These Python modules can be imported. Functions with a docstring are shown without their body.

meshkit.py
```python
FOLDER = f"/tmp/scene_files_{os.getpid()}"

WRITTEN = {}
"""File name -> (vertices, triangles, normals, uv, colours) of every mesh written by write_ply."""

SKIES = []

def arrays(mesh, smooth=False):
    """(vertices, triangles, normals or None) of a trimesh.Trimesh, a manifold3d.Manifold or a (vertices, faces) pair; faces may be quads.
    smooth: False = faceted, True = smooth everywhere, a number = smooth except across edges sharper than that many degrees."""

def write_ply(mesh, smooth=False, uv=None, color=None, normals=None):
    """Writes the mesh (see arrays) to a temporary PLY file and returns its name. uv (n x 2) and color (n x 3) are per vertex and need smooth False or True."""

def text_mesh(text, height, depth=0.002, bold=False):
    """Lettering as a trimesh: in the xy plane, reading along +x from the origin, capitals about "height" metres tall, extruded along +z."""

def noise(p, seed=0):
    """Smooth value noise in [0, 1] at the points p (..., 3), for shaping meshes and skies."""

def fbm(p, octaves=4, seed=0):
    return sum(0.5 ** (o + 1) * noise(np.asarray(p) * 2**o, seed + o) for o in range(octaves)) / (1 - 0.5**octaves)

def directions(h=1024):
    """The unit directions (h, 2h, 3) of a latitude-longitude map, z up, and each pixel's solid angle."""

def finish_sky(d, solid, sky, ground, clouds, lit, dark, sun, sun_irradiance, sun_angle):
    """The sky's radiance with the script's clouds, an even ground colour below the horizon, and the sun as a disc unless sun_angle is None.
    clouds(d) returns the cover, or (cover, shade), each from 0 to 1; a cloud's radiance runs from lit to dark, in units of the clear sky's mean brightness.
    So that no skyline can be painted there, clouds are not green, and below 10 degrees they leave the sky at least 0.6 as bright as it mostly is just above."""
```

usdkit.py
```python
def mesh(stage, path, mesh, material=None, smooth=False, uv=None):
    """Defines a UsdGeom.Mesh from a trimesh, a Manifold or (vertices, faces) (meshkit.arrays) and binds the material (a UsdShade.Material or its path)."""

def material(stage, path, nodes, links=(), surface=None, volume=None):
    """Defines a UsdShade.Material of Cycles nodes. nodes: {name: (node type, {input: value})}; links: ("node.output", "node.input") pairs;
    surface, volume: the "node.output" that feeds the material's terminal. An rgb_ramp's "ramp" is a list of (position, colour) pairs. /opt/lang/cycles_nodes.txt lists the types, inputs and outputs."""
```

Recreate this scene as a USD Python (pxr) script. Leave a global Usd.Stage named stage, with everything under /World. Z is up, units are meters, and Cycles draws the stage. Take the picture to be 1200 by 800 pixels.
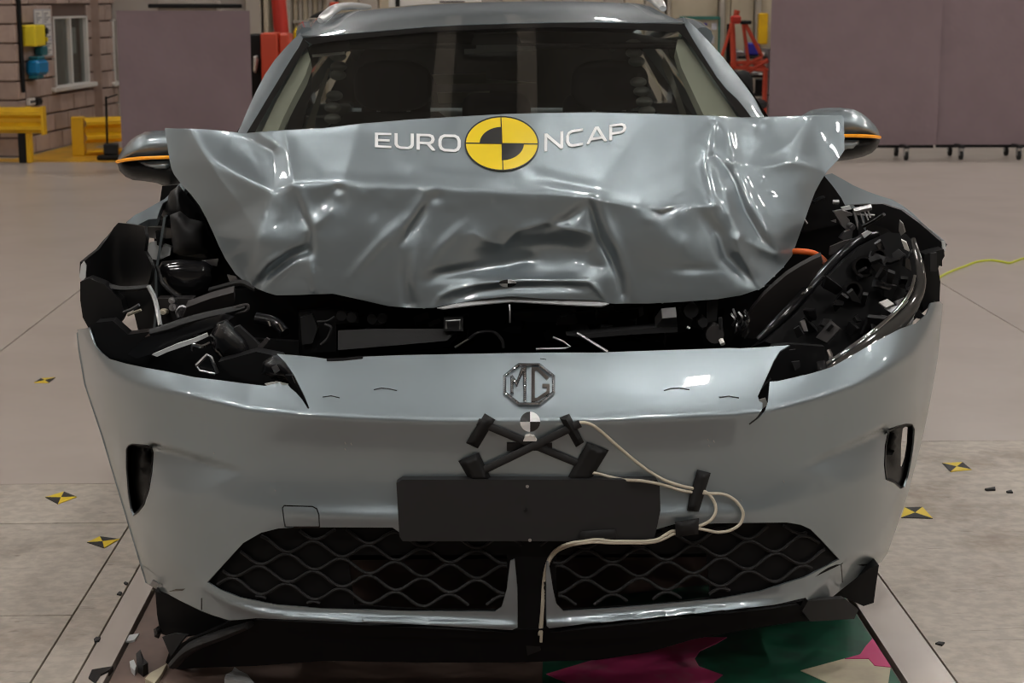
import math, numpy as np, trimesh, usdkit, meshkit, shapely
from shapely.geometry import Polygon, LineString, box as sbox
from scipy.spatial import Delaunay
from scipy.interpolate import griddata
from scipy.ndimage import gaussian_filter, map_coordinates
from pxr import Usd, UsdGeom, UsdLux, Gf, Sdf, UsdShade

stage = Usd.Stage.CreateInMemory()
UsdGeom.SetStageUpAxis(stage, 'Z'); UsdGeom.SetStageMetersPerUnit(stage, 1.0)
UsdGeom.Xform.Define(stage, '/World'); UsdGeom.Scope.Define(stage, '/World/Looks')
rng = np.random.default_rng(7)
PI = math.pi

# ------------------------------------------------------------------ camera
FPX = 2050.0; YAW = math.radians(1.68); PITCH = math.radians(11.1)
CAM = np.array([-0.137, -3.5, 1.52])
GF_ = np.array([math.sin(YAW), math.cos(YAW), 0.0]); RT = np.array([math.cos(YAW), -math.sin(YAW), 0.0])
FW = GF_ * math.cos(PITCH) - np.array([0, 0, 1.0]) * math.sin(PITCH)
UP = GF_ * math.sin(PITCH) + np.array([0, 0, 1.0]) * math.cos(PITCH)
cam = UsdGeom.Camera.Define(stage, '/World/camera')
cam.CreateHorizontalApertureAttr(36.0); cam.CreateVerticalApertureAttr(24.0)
cam.CreateFocalLengthAttr(36.0 * FPX / 1200); cam.CreateFStopAttr(9.0); cam.CreateFocusDistanceAttr(4.1)
cam.CreateClippingRangeAttr((0.05, 200.0)); cam.CreateExposureAttr(0.6)
m4 = np.eye(4); m4[0, :3] = RT; m4[1, :3] = UP; m4[2, :3] = -FW; m4[3, :3] = CAM
cam.AddTransformOp().Set(Gf.Matrix4d(*m4.ravel().tolist()))

LAMP = 125.0            # one exposure for all hall lamps (multiplies RectLight radiance)
CEIL_H = 6.6

# ------------------------------------------------------------------ geometry helpers
def ray(px, py):
    px = np.asarray(px, float)[..., None]; py = np.asarray(py, float)[..., None]
    return FW + (px - 600) / FPX * RT + (400 - py) / FPX * UP
def W(px, py, Y):
    """photo pixel -> the point of that sight line at world depth y = Y"""
    d = ray(px, py); t = (np.asarray(Y, float)[..., None] - CAM[1]) / d[..., 1:2]
    return CAM + t * d
def G(px, py, z=0.0):
    d = ray(px, py); return CAM + (z - CAM[2]) / d[..., 2:3] * d
def AZ(px, py, dist):
    """pixel -> (lateral, height) at forward ground distance dist"""
    k = math.cos(PITCH) + (400 - py) / FPX * math.sin(PITCH); t = dist / k
    return t * (px - 600) / FPX, CAM[2] + t * (-math.sin(PITCH) + (400 - py) / FPX * math.cos(PITCH))
def H(a, d, z):
    """hall frame (lateral a, forward d, height z) -> world"""
    a, d, z = np.broadcast_arrays(np.asarray(a, float), np.asarray(d, float), np.asarray(z, float))
    p = np.stack([a, d, z], -1)
    return p[..., :1] * RT + p[..., 1:2] * GF_ + np.stack([0 * z + CAM[0], 0 * z + CAM[1], z], -1)
def hallify(m):
    m = m.copy(); v = m.vertices; m.vertices = H(v[:, 0], v[:, 1], v[:, 2]); return m
def box(x0, x1, y0, y1, z0, z1):
    m = trimesh.creation.box((x1 - x0, y1 - y0, z1 - z0)); m.apply_translation(((x0 + x1) / 2, (y0 + y1) / 2, (z0 + z1) / 2)); return m
def cbox(x0, x1, y0, y1, z0, z1, c=0.01):
    """a box with chamfered edges"""
    pts = []
    for sx in (0, 1):
        for sy in (0, 1):
            for sz in (0, 1):
                p = np.array([x1 if sx else x0, y1 if sy else y0, z1 if sz else z0], float)
                s = np.array([-1 if sx else 1, -1 if sy else 1, -1 if sz else 1], float) * c
                for k in range(3):
                    q = p + s; q[k] = p[k]; pts.append(q)
    return trimesh.convex.convex_hull(np.array(pts))
def hb(x0, x1, y0, y1, z0, z1, c=0.0):
    return hallify(cbox(x0, x1, y0, y1, z0, z1, c) if c else box(x0, x1, y0, y1, z0, z1))
def pxbox(px0, py0, px1, py1, d, depth, c=0.0):
    """box in the hall whose front face covers a pixel rectangle at distance d"""
    a0, z1 = AZ(px0, py0, d); a1, z0 = AZ(px1, py1, d)
    return hb(a0, a1, d, d + depth, max(z0, 0.0), z1, c)
def join(*ms):
    return trimesh.util.concatenate([m for m in ms])
def cat(pts, n=6, closed=False):
    """Catmull-Rom through points"""
    p = np.asarray(pts, float)
    q = np.vstack([p[-1], p, p[0], p[1]]) if closed else np.vstack([2 * p[0] - p[1], p, 2 * p[-1] - p[-2]])
    out = []
    for i in range(1, len(q) - 2):
        for t in np.linspace(0, 1, n, endpoint=False):
            a, b, c, d = q[i - 1], q[i], q[i + 1], q[i + 2]
            out.append(0.5 * (2 * b + (c - a) * t + (2 * a - 5 * b + 4 * c - d) * t * t + (3 * b - a - 3 * c + d) * t ** 3))
    if not closed: out.append(q[-2])
    return np.array(out)
def tube(pts, r, n=8, smooth=0, flat=1.0):
    p = np.asarray(pts, float)
    if smooth: p = cat(p, smooth)
    r = np.broadcast_to(np.asarray(r, float), (len(p),)) if np.ndim(r) == 0 else np.interp(np.linspace(0, 1, len(p)), np.linspace(0, 1, len(r)), r)
    t = np.gradient(p, axis=0); t /= np.linalg.norm(t, axis=1, keepdims=True) + 1e-12
    u = np.cross(t[0], [0, 0, 1.0]);
    if np.linalg.norm(u) < 1e-3: u = np.cross(t[0], [1.0, 0, 0])
    u /= np.linalg.norm(u); rings = []
    for i in range(len(p)):
        u = u - t[i] * (u @ t[i]); u /= np.linalg.norm(u) + 1e-12
        w = np.cross(t[i], u); a = np.linspace(0, 2 * PI, n, endpoint=False)
        rings.append(p[i] + r[i] * (np.cos(a)[:, None] * u + flat * np.sin(a)[:, None] * w))
    v = np.vstack(rings + [p[:1], p[-1:]]); f = []
    for i in range(len(p) - 1):
        for j in range(n):
            a, b = i * n + j, i * n + (j + 1) % n
            f += [[a, a + n, b], [b, a + n, b + n]]
    c0, c1 = len(v) - 2, len(v) - 1; L = (len(p) - 1) * n
    for j in range(n):
        f += [[c0, j, (j + 1) % n], [c1, L + (j + 1) % n, L + j]]
    m = trimesh.Trimesh(v, f, process=False); m.fix_normals() if len(f) < 60 else None
    return m
def cyl(p0, p1, r, n=16):
    return trimesh.creation.cylinder(r, segment=[p0, p1], sections=n)
def ring_pts(poly, step):
    ls = LineString(list(poly) + [poly[0]]); out = []
    c = np.array(ls.coords)
    for a, b in zip(c[:-1], c[1:]):
        k = max(1, int(round(np.linalg.norm(b - a) / step)))
        for t in range(k): out.append(a + (b - a) * t / k)
    return np.array(out)
def flatmesh(poly, holes=(), step=4.0, split=()):
    """triangulated pixel-space polygon: vertices (n,2), faces"""
    P = Polygon(poly, holes)
    if not P.is_valid: P = P.buffer(0)
    geoms = [P] if P.geom_type == 'Polygon' else list(P.geoms)
    bp = []
    for g in geoms:
        for r in [g.exterior, *g.interiors]: bp.append(ring_pts(np.array(r.coords)[:-1], step))
    bp = np.vstack(bp); x0, y0, x1, y1 = P.bounds
    gx, gy = np.meshgrid(np.arange(x0, x1, step), np.arange(y0, y1, step * 0.866))
    gx = gx + (np.arange(gx.shape[0]) % 2)[:, None] * step / 2
    inn = P.buffer(-step * 0.45); gp = np.stack([gx.ravel(), gy.ravel()], 1)
    gp = gp[shapely.contains_xy(inn, gp[:, 0], gp[:, 1])] if not inn.is_empty else gp[:0]
    pts = np.vstack([bp, gp]); pts = np.unique(np.round(pts, 3), axis=0)
    tri = Delaunay(pts).simplices; c = pts[tri].mean(1)
    tri = tri[shapely.contains_xy(P, c[:, 0], c[:, 1])]
    a, b, c = pts[tri[:, 0]], pts[tri[:, 1]], pts[tri[:, 2]]
    ar = (b[:, 0] - a[:, 0]) * (c[:, 1] - a[:, 1]) - (b[:, 1] - a[:, 1]) * (c[:, 0] - a[:, 0])
    tri = tri[np.abs(ar) > 1e-4]; ar = ar[np.abs(ar) > 1e-4]
    tri[ar > 0] = tri[ar > 0][:, ::-1]       # pixel y runs down: faces look to the camera side
    return pts, tri
def edges_of(f):
    e = np.vstack([f[:, [0, 1]], f[:, [1, 2]], f[:, [2, 0]]]); key = {tuple(x) for x in e.tolist()}
    return np.array([x for x in e.tolist() if (x[1], x[0]) not in key])
def solidify(v, f, thick, direction=None):
    m = trimesh.Trimesh(v, f, process=False); n = m.vertex_normals if direction is None else -np.asarray(direction, float)
    vb = v - n * thick; k = len(v); e = edges_of(f)
    s = np.vstack([np.stack([e[:, 1], e[:, 0], e[:, 0] + k], 1), np.stack([e[:, 1], e[:, 0] + k, e[:, 1] + k], 1)])
    return trimesh.Trimesh(np.vstack([v, vb]), np.vstack([f, f[:, ::-1] + k, s]), process=False)
def panel(poly, Yf, holes=(), step=4.0, thick=0.003, direction=None, lift=0.0):
    pts, f = flatmesh(poly, holes, step)
    v = W(pts[:, 0], pts[:, 1], Yf(pts[:, 0], pts[:, 1]) - lift)
    return solidify(v, f, thick, direction)
def pfit(pts3):
    p = np.array(pts3, float); A = np.c_[p[:, 0] - p[:, 0].mean(), p[:, 1] - p[:, 1].mean(), np.ones(len(p))]
    c = np.linalg.lstsq(A, p[:, 2], rcond=None)[0]; mx, my = p[:, 0].mean(), p[:, 1].mean()
    return lambda x, y: c[0] * (np.asarray(x) - mx) + c[1] * (np.asarray(y) - my) + c[2]
def plate(pts3, thick=0.01, step=1e9):
    """a flat solid piece whose outline is given as (px, py, Y)"""
    p = np.array(pts3, float)
    return panel(p[:, :2], pfit(p), step=step, thick=thick)
def pl(pts, Y, thick=0.01, tilt=(0, 0), step=1e9):
    p = np.array(pts, float); mx, my = p.mean(0)
    return panel(p, lambda x, y: Y + tilt[0] * (x - mx) + tilt[1] * (y - my), step=step, thick=thick)
def pillow(poly, Y, front, back, step=3.0, power=0.5, R=None):
    """rounded solid with the given outline, bulging to the front and the back"""
    pts, f = flatmesh(poly, (), step); P = Polygon(poly)
    d = np.array([P.exterior.distance(shapely.Point(*q)) for q in pts]); R = R or d.max()
    t = np.clip(d / R, 0, 1); h = (1 - (1 - t) ** 2) ** power
    Yv = Y(pts[:, 0], pts[:, 1]) if callable(Y) else np.full(len(pts), float(Y))
    v1 = W(pts[:, 0], pts[:, 1], Yv - front * h); v2 = W(pts[:, 0], pts[:, 1], Yv + back * h + 1e-4)
    k = len(pts); e = edges_of(f)
    s = np.vstack([np.stack([e[:, 1], e[:, 0], e[:, 0] + k], 1), np.stack([e[:, 1], e[:, 0] + k, e[:, 1] + k], 1)])
    return trimesh.Trimesh(np.vstack([v1, v2]), np.vstack([f, f[:, ::-1] + k, s]), process=False)
def drape(shape, Yf, lift, thick, step=5.0):
    """flat print or a badge laid on a surface: a shapely shape in pixels"""
    ms = []
    for g in getattr(shape, 'geoms', [shape]):
        if g.is_empty or g.area < 0.2: continue
        pts, f = flatmesh(np.array(g.exterior.coords)[:-1], [np.array(i.coords)[:-1] for i in g.interiors], step)
        v = W(pts[:, 0], pts[:, 1], Yf(pts[:, 0], pts[:, 1]) - lift)
        ms.append(solidify(v, f, thick))
    return join(*ms)
class Field:
    """raster depth field over pixels"""
    def __init__(s, x0, y0, x1, y1, st=0.8):
        s.x0, s.y0, s.st = x0, y0, st
        s.X, s.Y = np.meshgrid(np.arange(x0, x1, st), np.arange(y0, y1, st)); s.Z = np.zeros_like(s.X)
    def dist(s, poly):
        p = np.asarray(poly, float); best = np.full(s.X.shape, 1e9); side = np.zeros(s.X.shape); par = np.zeros(s.X.shape)
        L = np.r_[0, np.cumsum(np.linalg.norm(np.diff(p, axis=0), axis=1))]
        for i in range(len(p) - 1):
            a, b = p[i], p[i + 1]; ab = b - a; q = ab @ ab
            t = np.clip(((s.X - a[0]) * ab[0] + (s.Y - a[1]) * ab[1]) / q, 0, 1)
            dx, dy = s.X - a[0] - t * ab[0], s.Y - a[1] - t * ab[1]; d = np.hypot(dx, dy)
            m = d < best; best[m] = d[m]; side[m] = np.sign(ab[0] * dy - ab[1] * dx)[m]; par[m] = ((L[i] + t * math.sqrt(q)) / L[-1])[m]
        return best, side, par
    def feat(s, poly, amp, w, kind='ridge', taper=1.0, rng_=30.0):
        """amp > 0 brings the metal towards the front. ridge: sharp; round: soft; step: the right-hand side of the line (screen sense) comes forward"""
        d, side, t = s.dist(poly)
        tp = np.interp(t, np.linspace(0, 1, len(amp)), amp) if np.ndim(amp) else amp * np.sin(PI * np.clip(t, 0.02, 0.98)) ** 0.5 if taper else amp
        if kind == 'ridge': s.Z -= tp * np.exp(-d / w)
        elif kind == 'round': s.Z -= tp * np.exp(-(d / w) ** 2)
        elif kind == 'step': s.Z -= tp * 0.5 * (1 + np.tanh(side * d / w)) * np.exp(-(d / rng_) ** 2)
        elif kind == 'half': s.Z -= tp * (side > 0) * (1 - np.exp(-d / w)) * np.exp(-(d / rng_) ** 2)
    def bump(s, x, y, rx, ry, amp, rot=0.0, p=2):
        c, q = math.cos(rot), math.sin(rot); u = ((s.X - x) * c + (s.Y - y) * q) / rx; v = (-(s.X - x) * q + (s.Y - y) * c) / ry
        s.Z -= amp * np.exp(-(u * u + v * v) ** (p / 2))
    def smooth(s, px): s.Z = gaussian_filter(s.Z, px / s.st, mode='nearest')
    def __call__(s, px, py):
        return map_coordinates(s.Z, [(np.asarray(py, float) - s.y0) / s.st, (np.asarray(px, float) - s.x0) / s.st], order=1, mode='nearest')

# ------------------------------------------------------------------ materials
def mat(name, c, rough=0.5, metal=0.0, coat=0.0, spec=0.5, var=None, bump=None, extra=None, coord='position'):
    """var: (scale, second colour, low, high) mixes by noise; bump: (scale, distance, strength)"""
    nodes = {'p': ('principled_bsdf', {'base_color': c, 'roughness': rough, 'metallic': metal, 'coat_weight': coat, 'coat_roughness': 0.04, 'specular_ior_level': spec, **(extra or {})}), 'g': ('geometry', {})}
    links = []
    if var:
        nodes['n'] = ('noise_texture', {'scale': var[0], 'detail': 5.0, 'roughness': 0.6})
        nodes['m'] = ('map_range', {'from_min': var[2], 'from_max': var[3], 'to_min': 0.0, 'to_max': 1.0, 'clamp': True})
        nodes['x'] = ('mix_color', {'a': c, 'b': var[1]})
        links += [('g.position', 'n.vector'), ('n.fac', 'm.value'), ('m.result', 'x.fac'), ('x.result', 'p.base_color')]
    if bump:
        nodes['bn'] = ('noise_texture', {'scale': bump[0], 'detail': 3.0}); nodes['b'] = ('bump', {'distance': bump[1], 'strength': bump[2]})
        links += [('g.position', 'bn.vector'), ('bn.fac', 'b.height'), ('b.normal', 'p.normal')]
    return usdkit.material(stage, '/World/Looks/' + name, nodes, links, surface='p.BSDF')
def emit(name, c, s):
    return usdkit.material(stage, '/World/Looks/' + name, {'e': ('emission', {'color': c, 'strength': s})}, (), surface='e.emission')
def pane(name, tint, gloss=1.0):
    return usdkit.material(stage, '/World/Looks/' + name, {'t': ('transparent_bsdf', {'color': tint}), 'g': ('glossy_bsdf', {'color': (gloss,) * 3, 'roughness': 0.015}), 'l': ('layer_weight', {'blend': 0.5}),
        'pw': ('math', {'math_type': 'power', 'value2': 5.0}), 'ma': ('math', {'math_type': 'multiply_add', 'value2': 0.96, 'value3': 0.04}), 'm': ('mix_closure', {})},
        [('l.facing', 'pw.value1'), ('pw.value', 'ma.value1'), ('ma.value', 'm.fac'), ('t.BSDF', 'm.closure1'), ('g.BSDF', 'm.closure2')], surface='m.closure')
M = {}
M['paint'] = mat('car_paint', (0.262, 0.308, 0.335), 0.40, 0.77, 1.0, extra={'coat_roughness': 0.02})
M['black'] = mat('black_plastic', (0.008, 0.008, 0.0085), 0.42, spec=0.25, bump=(180, 0.0006, 0.4))
M['gloss_black'] = mat('gloss_black_plastic', (0.008, 0.008, 0.009), 0.12)
M['dark'] = mat('dark_grey_plastic', (0.020, 0.020, 0.021), 0.55, spec=0.3)
M['brownplate'] = mat('charcoal_plate', (0.045, 0.041, 0.041), 0.6, spec=0.3)
M['tape'] = mat('black_tape', (0.008, 0.008, 0.0085), 0.6, spec=0.3, bump=(400, 0.0003, 0.4))
M['rubber'] = mat('rubber', (0.015, 0.015, 0.015), 0.8)
M['chrome'] = mat('chrome', (0.60, 0.60, 0.61), 0.08, 1.0)
M['steel'] = mat('steel', (0.42, 0.42, 0.43), 0.35, 1.0)
M['whitemetal'] = mat('white_metal', (0.62, 0.64, 0.65), 0.4, 0.2)
M['lens'] = mat('lamp_lens', (0.10, 0.095, 0.09), 0.06, 0.6)
M['orange'] = mat('orange_sleeve', (0.75, 0.13, 0.02), 0.4)
M['amber'] = usdkit.material(stage, '/World/Looks/amber', {'p': ('principled_bsdf', {'base_color': (0.95, 0.36, 0.02), 'roughness': 0.15, 'emission_color': (1, 0.36, 0.02), 'emission_strength': 0.12})}, (), surface='p.BSDF')
M['cable'] = mat('cream_cable', (0.55, 0.5, 0.4), 0.45)
M['yellow_print'] = mat('yellow_print', (0.85, 0.62, 0.01), 0.35, coat=0.3)
M['black_print'] = mat('black_print', (0.012, 0.012, 0.012), 0.35, coat=0.3)
M['white_print'] = mat('white_print', (0.85, 0.86, 0.87), 0.4)
M['floor'] = mat('floor_concrete', (0.50, 0.44, 0.395), 0.27, spec=0.5, var=(1.6, (0.46, 0.40, 0.355), 0.42, 0.68), bump=(22, 0.0012, 0.25))
M['worn'] = mat('worn_concrete', (0.46, 0.40, 0.345), 0.5, var=(3.2, (0.27, 0.205, 0.155), 0.50, 0.72), bump=(30, 0.006, 0.7))
M['skirt'] = mat('matt_black_skirt', (0.005, 0.005, 0.0055), 0.55, spec=0.12)
M['charcoal'] = mat('charcoal_beam', (0.022, 0.020, 0.020), 0.5, spec=0.3)
M['worn'] = usdkit.material(stage, '/World/Looks/worn_slab', {'g': ('geometry', {}), 'n': ('noise_texture', {'scale': 2.6, 'detail': 6.0, 'roughness': 0.65}), 'm': ('map_range', {'from_min': 0.50, 'from_max': 0.70, 'clamp': True}),
    'x': ('mix_color', {'a': (0.475, 0.42, 0.36), 'b': (0.31, 0.245, 0.19)}), 'sc': ('mapping', {'scale': (9.0, 55.0, 1.0), 'rotation': (0, 0, 0.35)}), 'n2': ('noise_texture', {'scale': 1.0, 'detail': 4.0, 'distortion': 1.2}), 'm2': ('map_range', {'from_min': 0.645, 'from_max': 0.72, 'to_max': 0.5, 'clamp': True}),
    'n3': ('noise_texture', {'scale': 26.0, 'detail': 4.0}), 'm3': ('map_range', {'from_min': 0.40, 'from_max': 0.62, 'to_min': 0.86, 'to_max': 1.06, 'clamp': True}), 'x3': ('mix_color', {'blend_type': 'multiply', 'fac': 1.0}),
    'x2': ('mix_color', {'b': (0.13, 0.105, 0.085)}), 'bn': ('bump', {'distance': 0.004, 'strength': 0.6}), 'p': ('principled_bsdf', {'roughness': 0.5})},
    [('g.position', 'n.vector'), ('n.fac', 'm.value'), ('m.result', 'x.fac'), ('g.position', 'sc.vector'), ('sc.vector', 'n2.vector'), ('n2.fac', 'm2.value'), ('g.position', 'n3.vector'), ('n3.fac', 'm3.value'), ('x.result', 'x3.a'), ('m3.result', 'x3.b'), ('x3.result', 'x2.a'), ('m2.result', 'x2.fac'), ('x2.result', 'p.base_color'), ('n3.fac', 'bn.height'), ('bn.normal', 'p.normal')], surface='p.BSDF')
M['rust'] = mat('rusty_steel', (0.13, 0.085, 0.07), 0.5, var=(6, (0.19, 0.13, 0.105), 0.4, 0.65))
M['green_paint'] = mat('green_floor_paint', (0.012, 0.10, 0.055), 0.5, var=(14, (0.02, 0.055, 0.04), 0.45, 0.7))
M['pink_paint'] = mat('pink_floor_paint', (0.60, 0.055, 0.19), 0.5, var=(9, (0.5, 0.16, 0.24), 0.5, 0.7))
M['cream_paint'] = mat('cream_floor_paint', (0.50, 0.45, 0.32), 0.5, var=(9, (0.42, 0.36, 0.27), 0.45, 0.65))
M['joint'] = mat('floor_joint', (0.06, 0.05, 0.042), 0.8)
M['brick'] = mat('painted_block', (0.44, 0.33, 0.285), 0.7, var=(7, (0.38, 0.28, 0.24), 0.4, 0.65), bump=(60, 0.003, 0.5))
M['brick2'] = mat('painted_block_dark', (0.40, 0.30, 0.255), 0.7, var=(7, (0.35, 0.255, 0.22), 0.4, 0.65), bump=(60, 0.003, 0.5))
M['brick3'] = mat('painted_block_light', (0.48, 0.365, 0.315), 0.7, var=(7, (0.42, 0.31, 0.265), 0.4, 0.65), bump=(60, 0.003, 0.5))
M['mortar'] = mat('mortar', (0.13, 0.085, 0.07), 0.9)
M['rib'] = mat('grille_rib', (0.013, 0.013, 0.0135), 0.55, spec=0.25)
M['grey_print'] = mat('grey_print', (0.2, 0.2, 0.24), 0.7)
M['bracket'] = mat('grey_bracket', (0.14, 0.14, 0.14), 0.4)
M['olive'] = mat('olive_trim', (0.22, 0.23, 0.17), 0.7)
M['cloth'] = mat('screen_cloth', (0.26, 0.19, 0.206), 0.85, var=(3, (0.238, 0.173, 0.188), 0.35, 0.7), bump=(5, 0.03, 0.35))
M['yellow'] = mat('yellow_paint', (0.80, 0.46, 0.01), 0.4, var=(9, (0.70, 0.38, 0.012), 0.5, 0.7))
M['yellow2'] = mat('lemon_yellow', (0.85, 0.66, 0.02), 0.45)
M['floor_yellow'] = mat('yellow_floor_paint', (0.68, 0.36, 0.015), 0.4, var=(4, (0.5, 0.27, 0.03), 0.45, 0.7))
M['red'] = mat('red_paint', (0.56, 0.035, 0.02), 0.4)
M['red2'] = mat('orange_red_paint', (0.62, 0.07, 0.03), 0.45)
M['blue'] = mat('blue_plastic', (0.0, 0.18, 0.42), 0.4)
M['teal'] = mat('teal_plastic', (0.02, 0.16, 0.2), 0.4)
M['navy'] = mat('navy_plastic', (0.04, 0.03, 0.32), 0.4)
M['white'] = mat('white_paint', (0.72, 0.70, 0.67), 0.5)
M['paper'] = mat('paper', (0.5, 0.49, 0.52), 0.6)
M['cream'] = mat('cream_cladding', (0.50, 0.43, 0.32), 0.6, var=(3, (0.44, 0.375, 0.27), 0.4, 0.7))
M['upperwall'] = mat('added_dark_cladding', (0.17, 0.185, 0.20), 0.7)
M['tan'] = mat('grey_tan_cladding', (0.40, 0.355, 0.30), 0.6)
M['green'] = mat('green_frame', (0.03, 0.15, 0.12), 0.5)
M['roomwall'] = mat('hall_wall', (0.42, 0.38, 0.34), 0.8)
M['ceil'] = mat('ceiling_deck', (0.27, 0.27, 0.27), 0.8)
M['beige'] = mat('beige_trim', (0.34, 0.33, 0.29), 0.7)
M['airbag'] = mat('airbag_cloth', (0.30, 0.30, 0.29), 0.8)
M['interior'] = mat('dark_interior', (0.014, 0.014, 0.014), 0.75, spec=0.2)
M['glass'] = pane('windscreen_glass', (0.85, 0.87, 0.84))
M['dglass'] = pane('tinted_glass', (0.36, 0.38, 0.36))
M['wglass'] = pane('window_glass', (0.7, 0.74, 0.72))
M['frit'] = mat('black_frit', (0.008, 0.008, 0.008), 0.12)
M['silverrail'] = mat('silver_rail', (0.78, 0.78, 0.78), 0.3, 0.6)
M['rglass'] = pane('privacy_glass', (0.10, 0.105, 0.10))
M['fixture'] = mat('lamp_housing', (0.55, 0.55, 0.55), 0.5)
M['wire'] = mat('yellow_green_wire', (0.62, 0.66, 0.04), 0.4)

# ------------------------------------------------------------------ scene helpers
USED = {}
BASE = {}
def path_for(parent, name):
    k = parent + '/' + name; n = USED.get(k, -1) + 1; USED[k] = n
    return k if n == 0 else f'{k}_{n:03d}'
def tag(p, label=None, cat_=None, group=None, kind=None):
    for k, v in (('label', label), ('category', cat_), ('group', group), ('kind', kind)):
        if v: p.SetCustomDataByKey(k, v)
def thing(name, label, cat_, base=(0, 0, 0), group=None, kind=None):
    p = path_for('/World', name); x = UsdGeom.Xform.Define(stage, p); x.AddTranslateOp().Set(Gf.Vec3d(*map(float, base)))
    BASE[p] = np.array(base, float); tag(x.GetPrim(), label, cat_, group, kind); return p
def part(parent, name, mesh, m, label=None, smooth=False, kind=None):
    top = '/'.join(parent.split('/')[:3]); mesh = mesh.copy(); mesh.vertices = mesh.vertices - BASE.get(top, np.zeros(3))
    p = path_for(parent, name); g = usdkit.mesh(stage, p, mesh, M[m] if isinstance(m, str) else m, smooth=smooth)
    if label or kind: tag(g.GetPrim(), label, kind=kind)
    return p
def single(name, mesh, m, label, cat_, group=None, smooth=False, kind=None):
    b = mesh.bounds; base = np.array([(b[0, 0] + b[1, 0]) / 2, (b[0, 1] + b[1, 1]) / 2, b[0, 2]])
    p = path_for('/World', name); BASE[p] = base; mm = mesh.copy(); mm.vertices = mm.vertices - base
    g = usdkit.mesh(stage, p, mm, M[m] if isinstance(m, str) else m, smooth=smooth); g.AddTranslateOp().Set(Gf.Vec3d(*base.tolist()))
    tag(g.GetPrim(), label, cat_, group, kind); return p
def struct(name, mesh, m, smooth=False):
    p = path_for('/World', name); BASE[p] = np.zeros(3); g = usdkit.mesh(stage, p, mesh, M[m] if isinstance(m, str) else m, smooth=smooth)
    tag(g.GetPrim(), None, None, kind='structure'); return p
# ================================================================== THE HALL
AL, AR, DN, DFAR = -8.0, 12.0, -11.0, 20.6
floor = struct('floor', hb(AL, AR, DN, DFAR, -0.08, -0.03), 'joint')
cols = [(-11.5, -2.16, (-20, 30)), (-2.16, -1.117, (-20, 0.71, 1.5, 1.93, 30)), (-1.117, -1.02, (-20, 1.5, 30)), (-1.02, -0.95, (-20, 30)),
        (0.866, 0.98, (-20, 30)), (0.98, 2.47, (-20, 2.39, 30)), (2.47, 13, (-20, 2.39, 30))]
hall = Polygon([tuple(H(a, d, 0)[:2]) for a, d in ((AL, DN), (AR, DN), (AR, DFAR), (AL, DFAR))])
for x0, x1, ys in cols + [(-0.95, 0.866, (-20, -1.11)), (-0.95, 0.866, (3.4, 30))]:
    for y0, y1 in zip(ys[:-1], ys[1:]):
        g = 0.004 if x1 > 2.5 or x1 < -2 else 0.0028
        for q in [sbox(x0 + g, y0 + g, x1 - g, y1 - g).intersection(hall)]:
            if q.is_empty: continue
            e = trimesh.creation.extrude_polygon(q, 0.03, engine='earcut'); e.apply_translation((0, 0, -0.03))
            part(floor, 'floor_slab', e, 'worn' if (y1 <= 2.4 or x1 <= -0.95 and x0 > -2.1 and y0 < 1.6 and y1 < 20) else 'floor')
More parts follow.
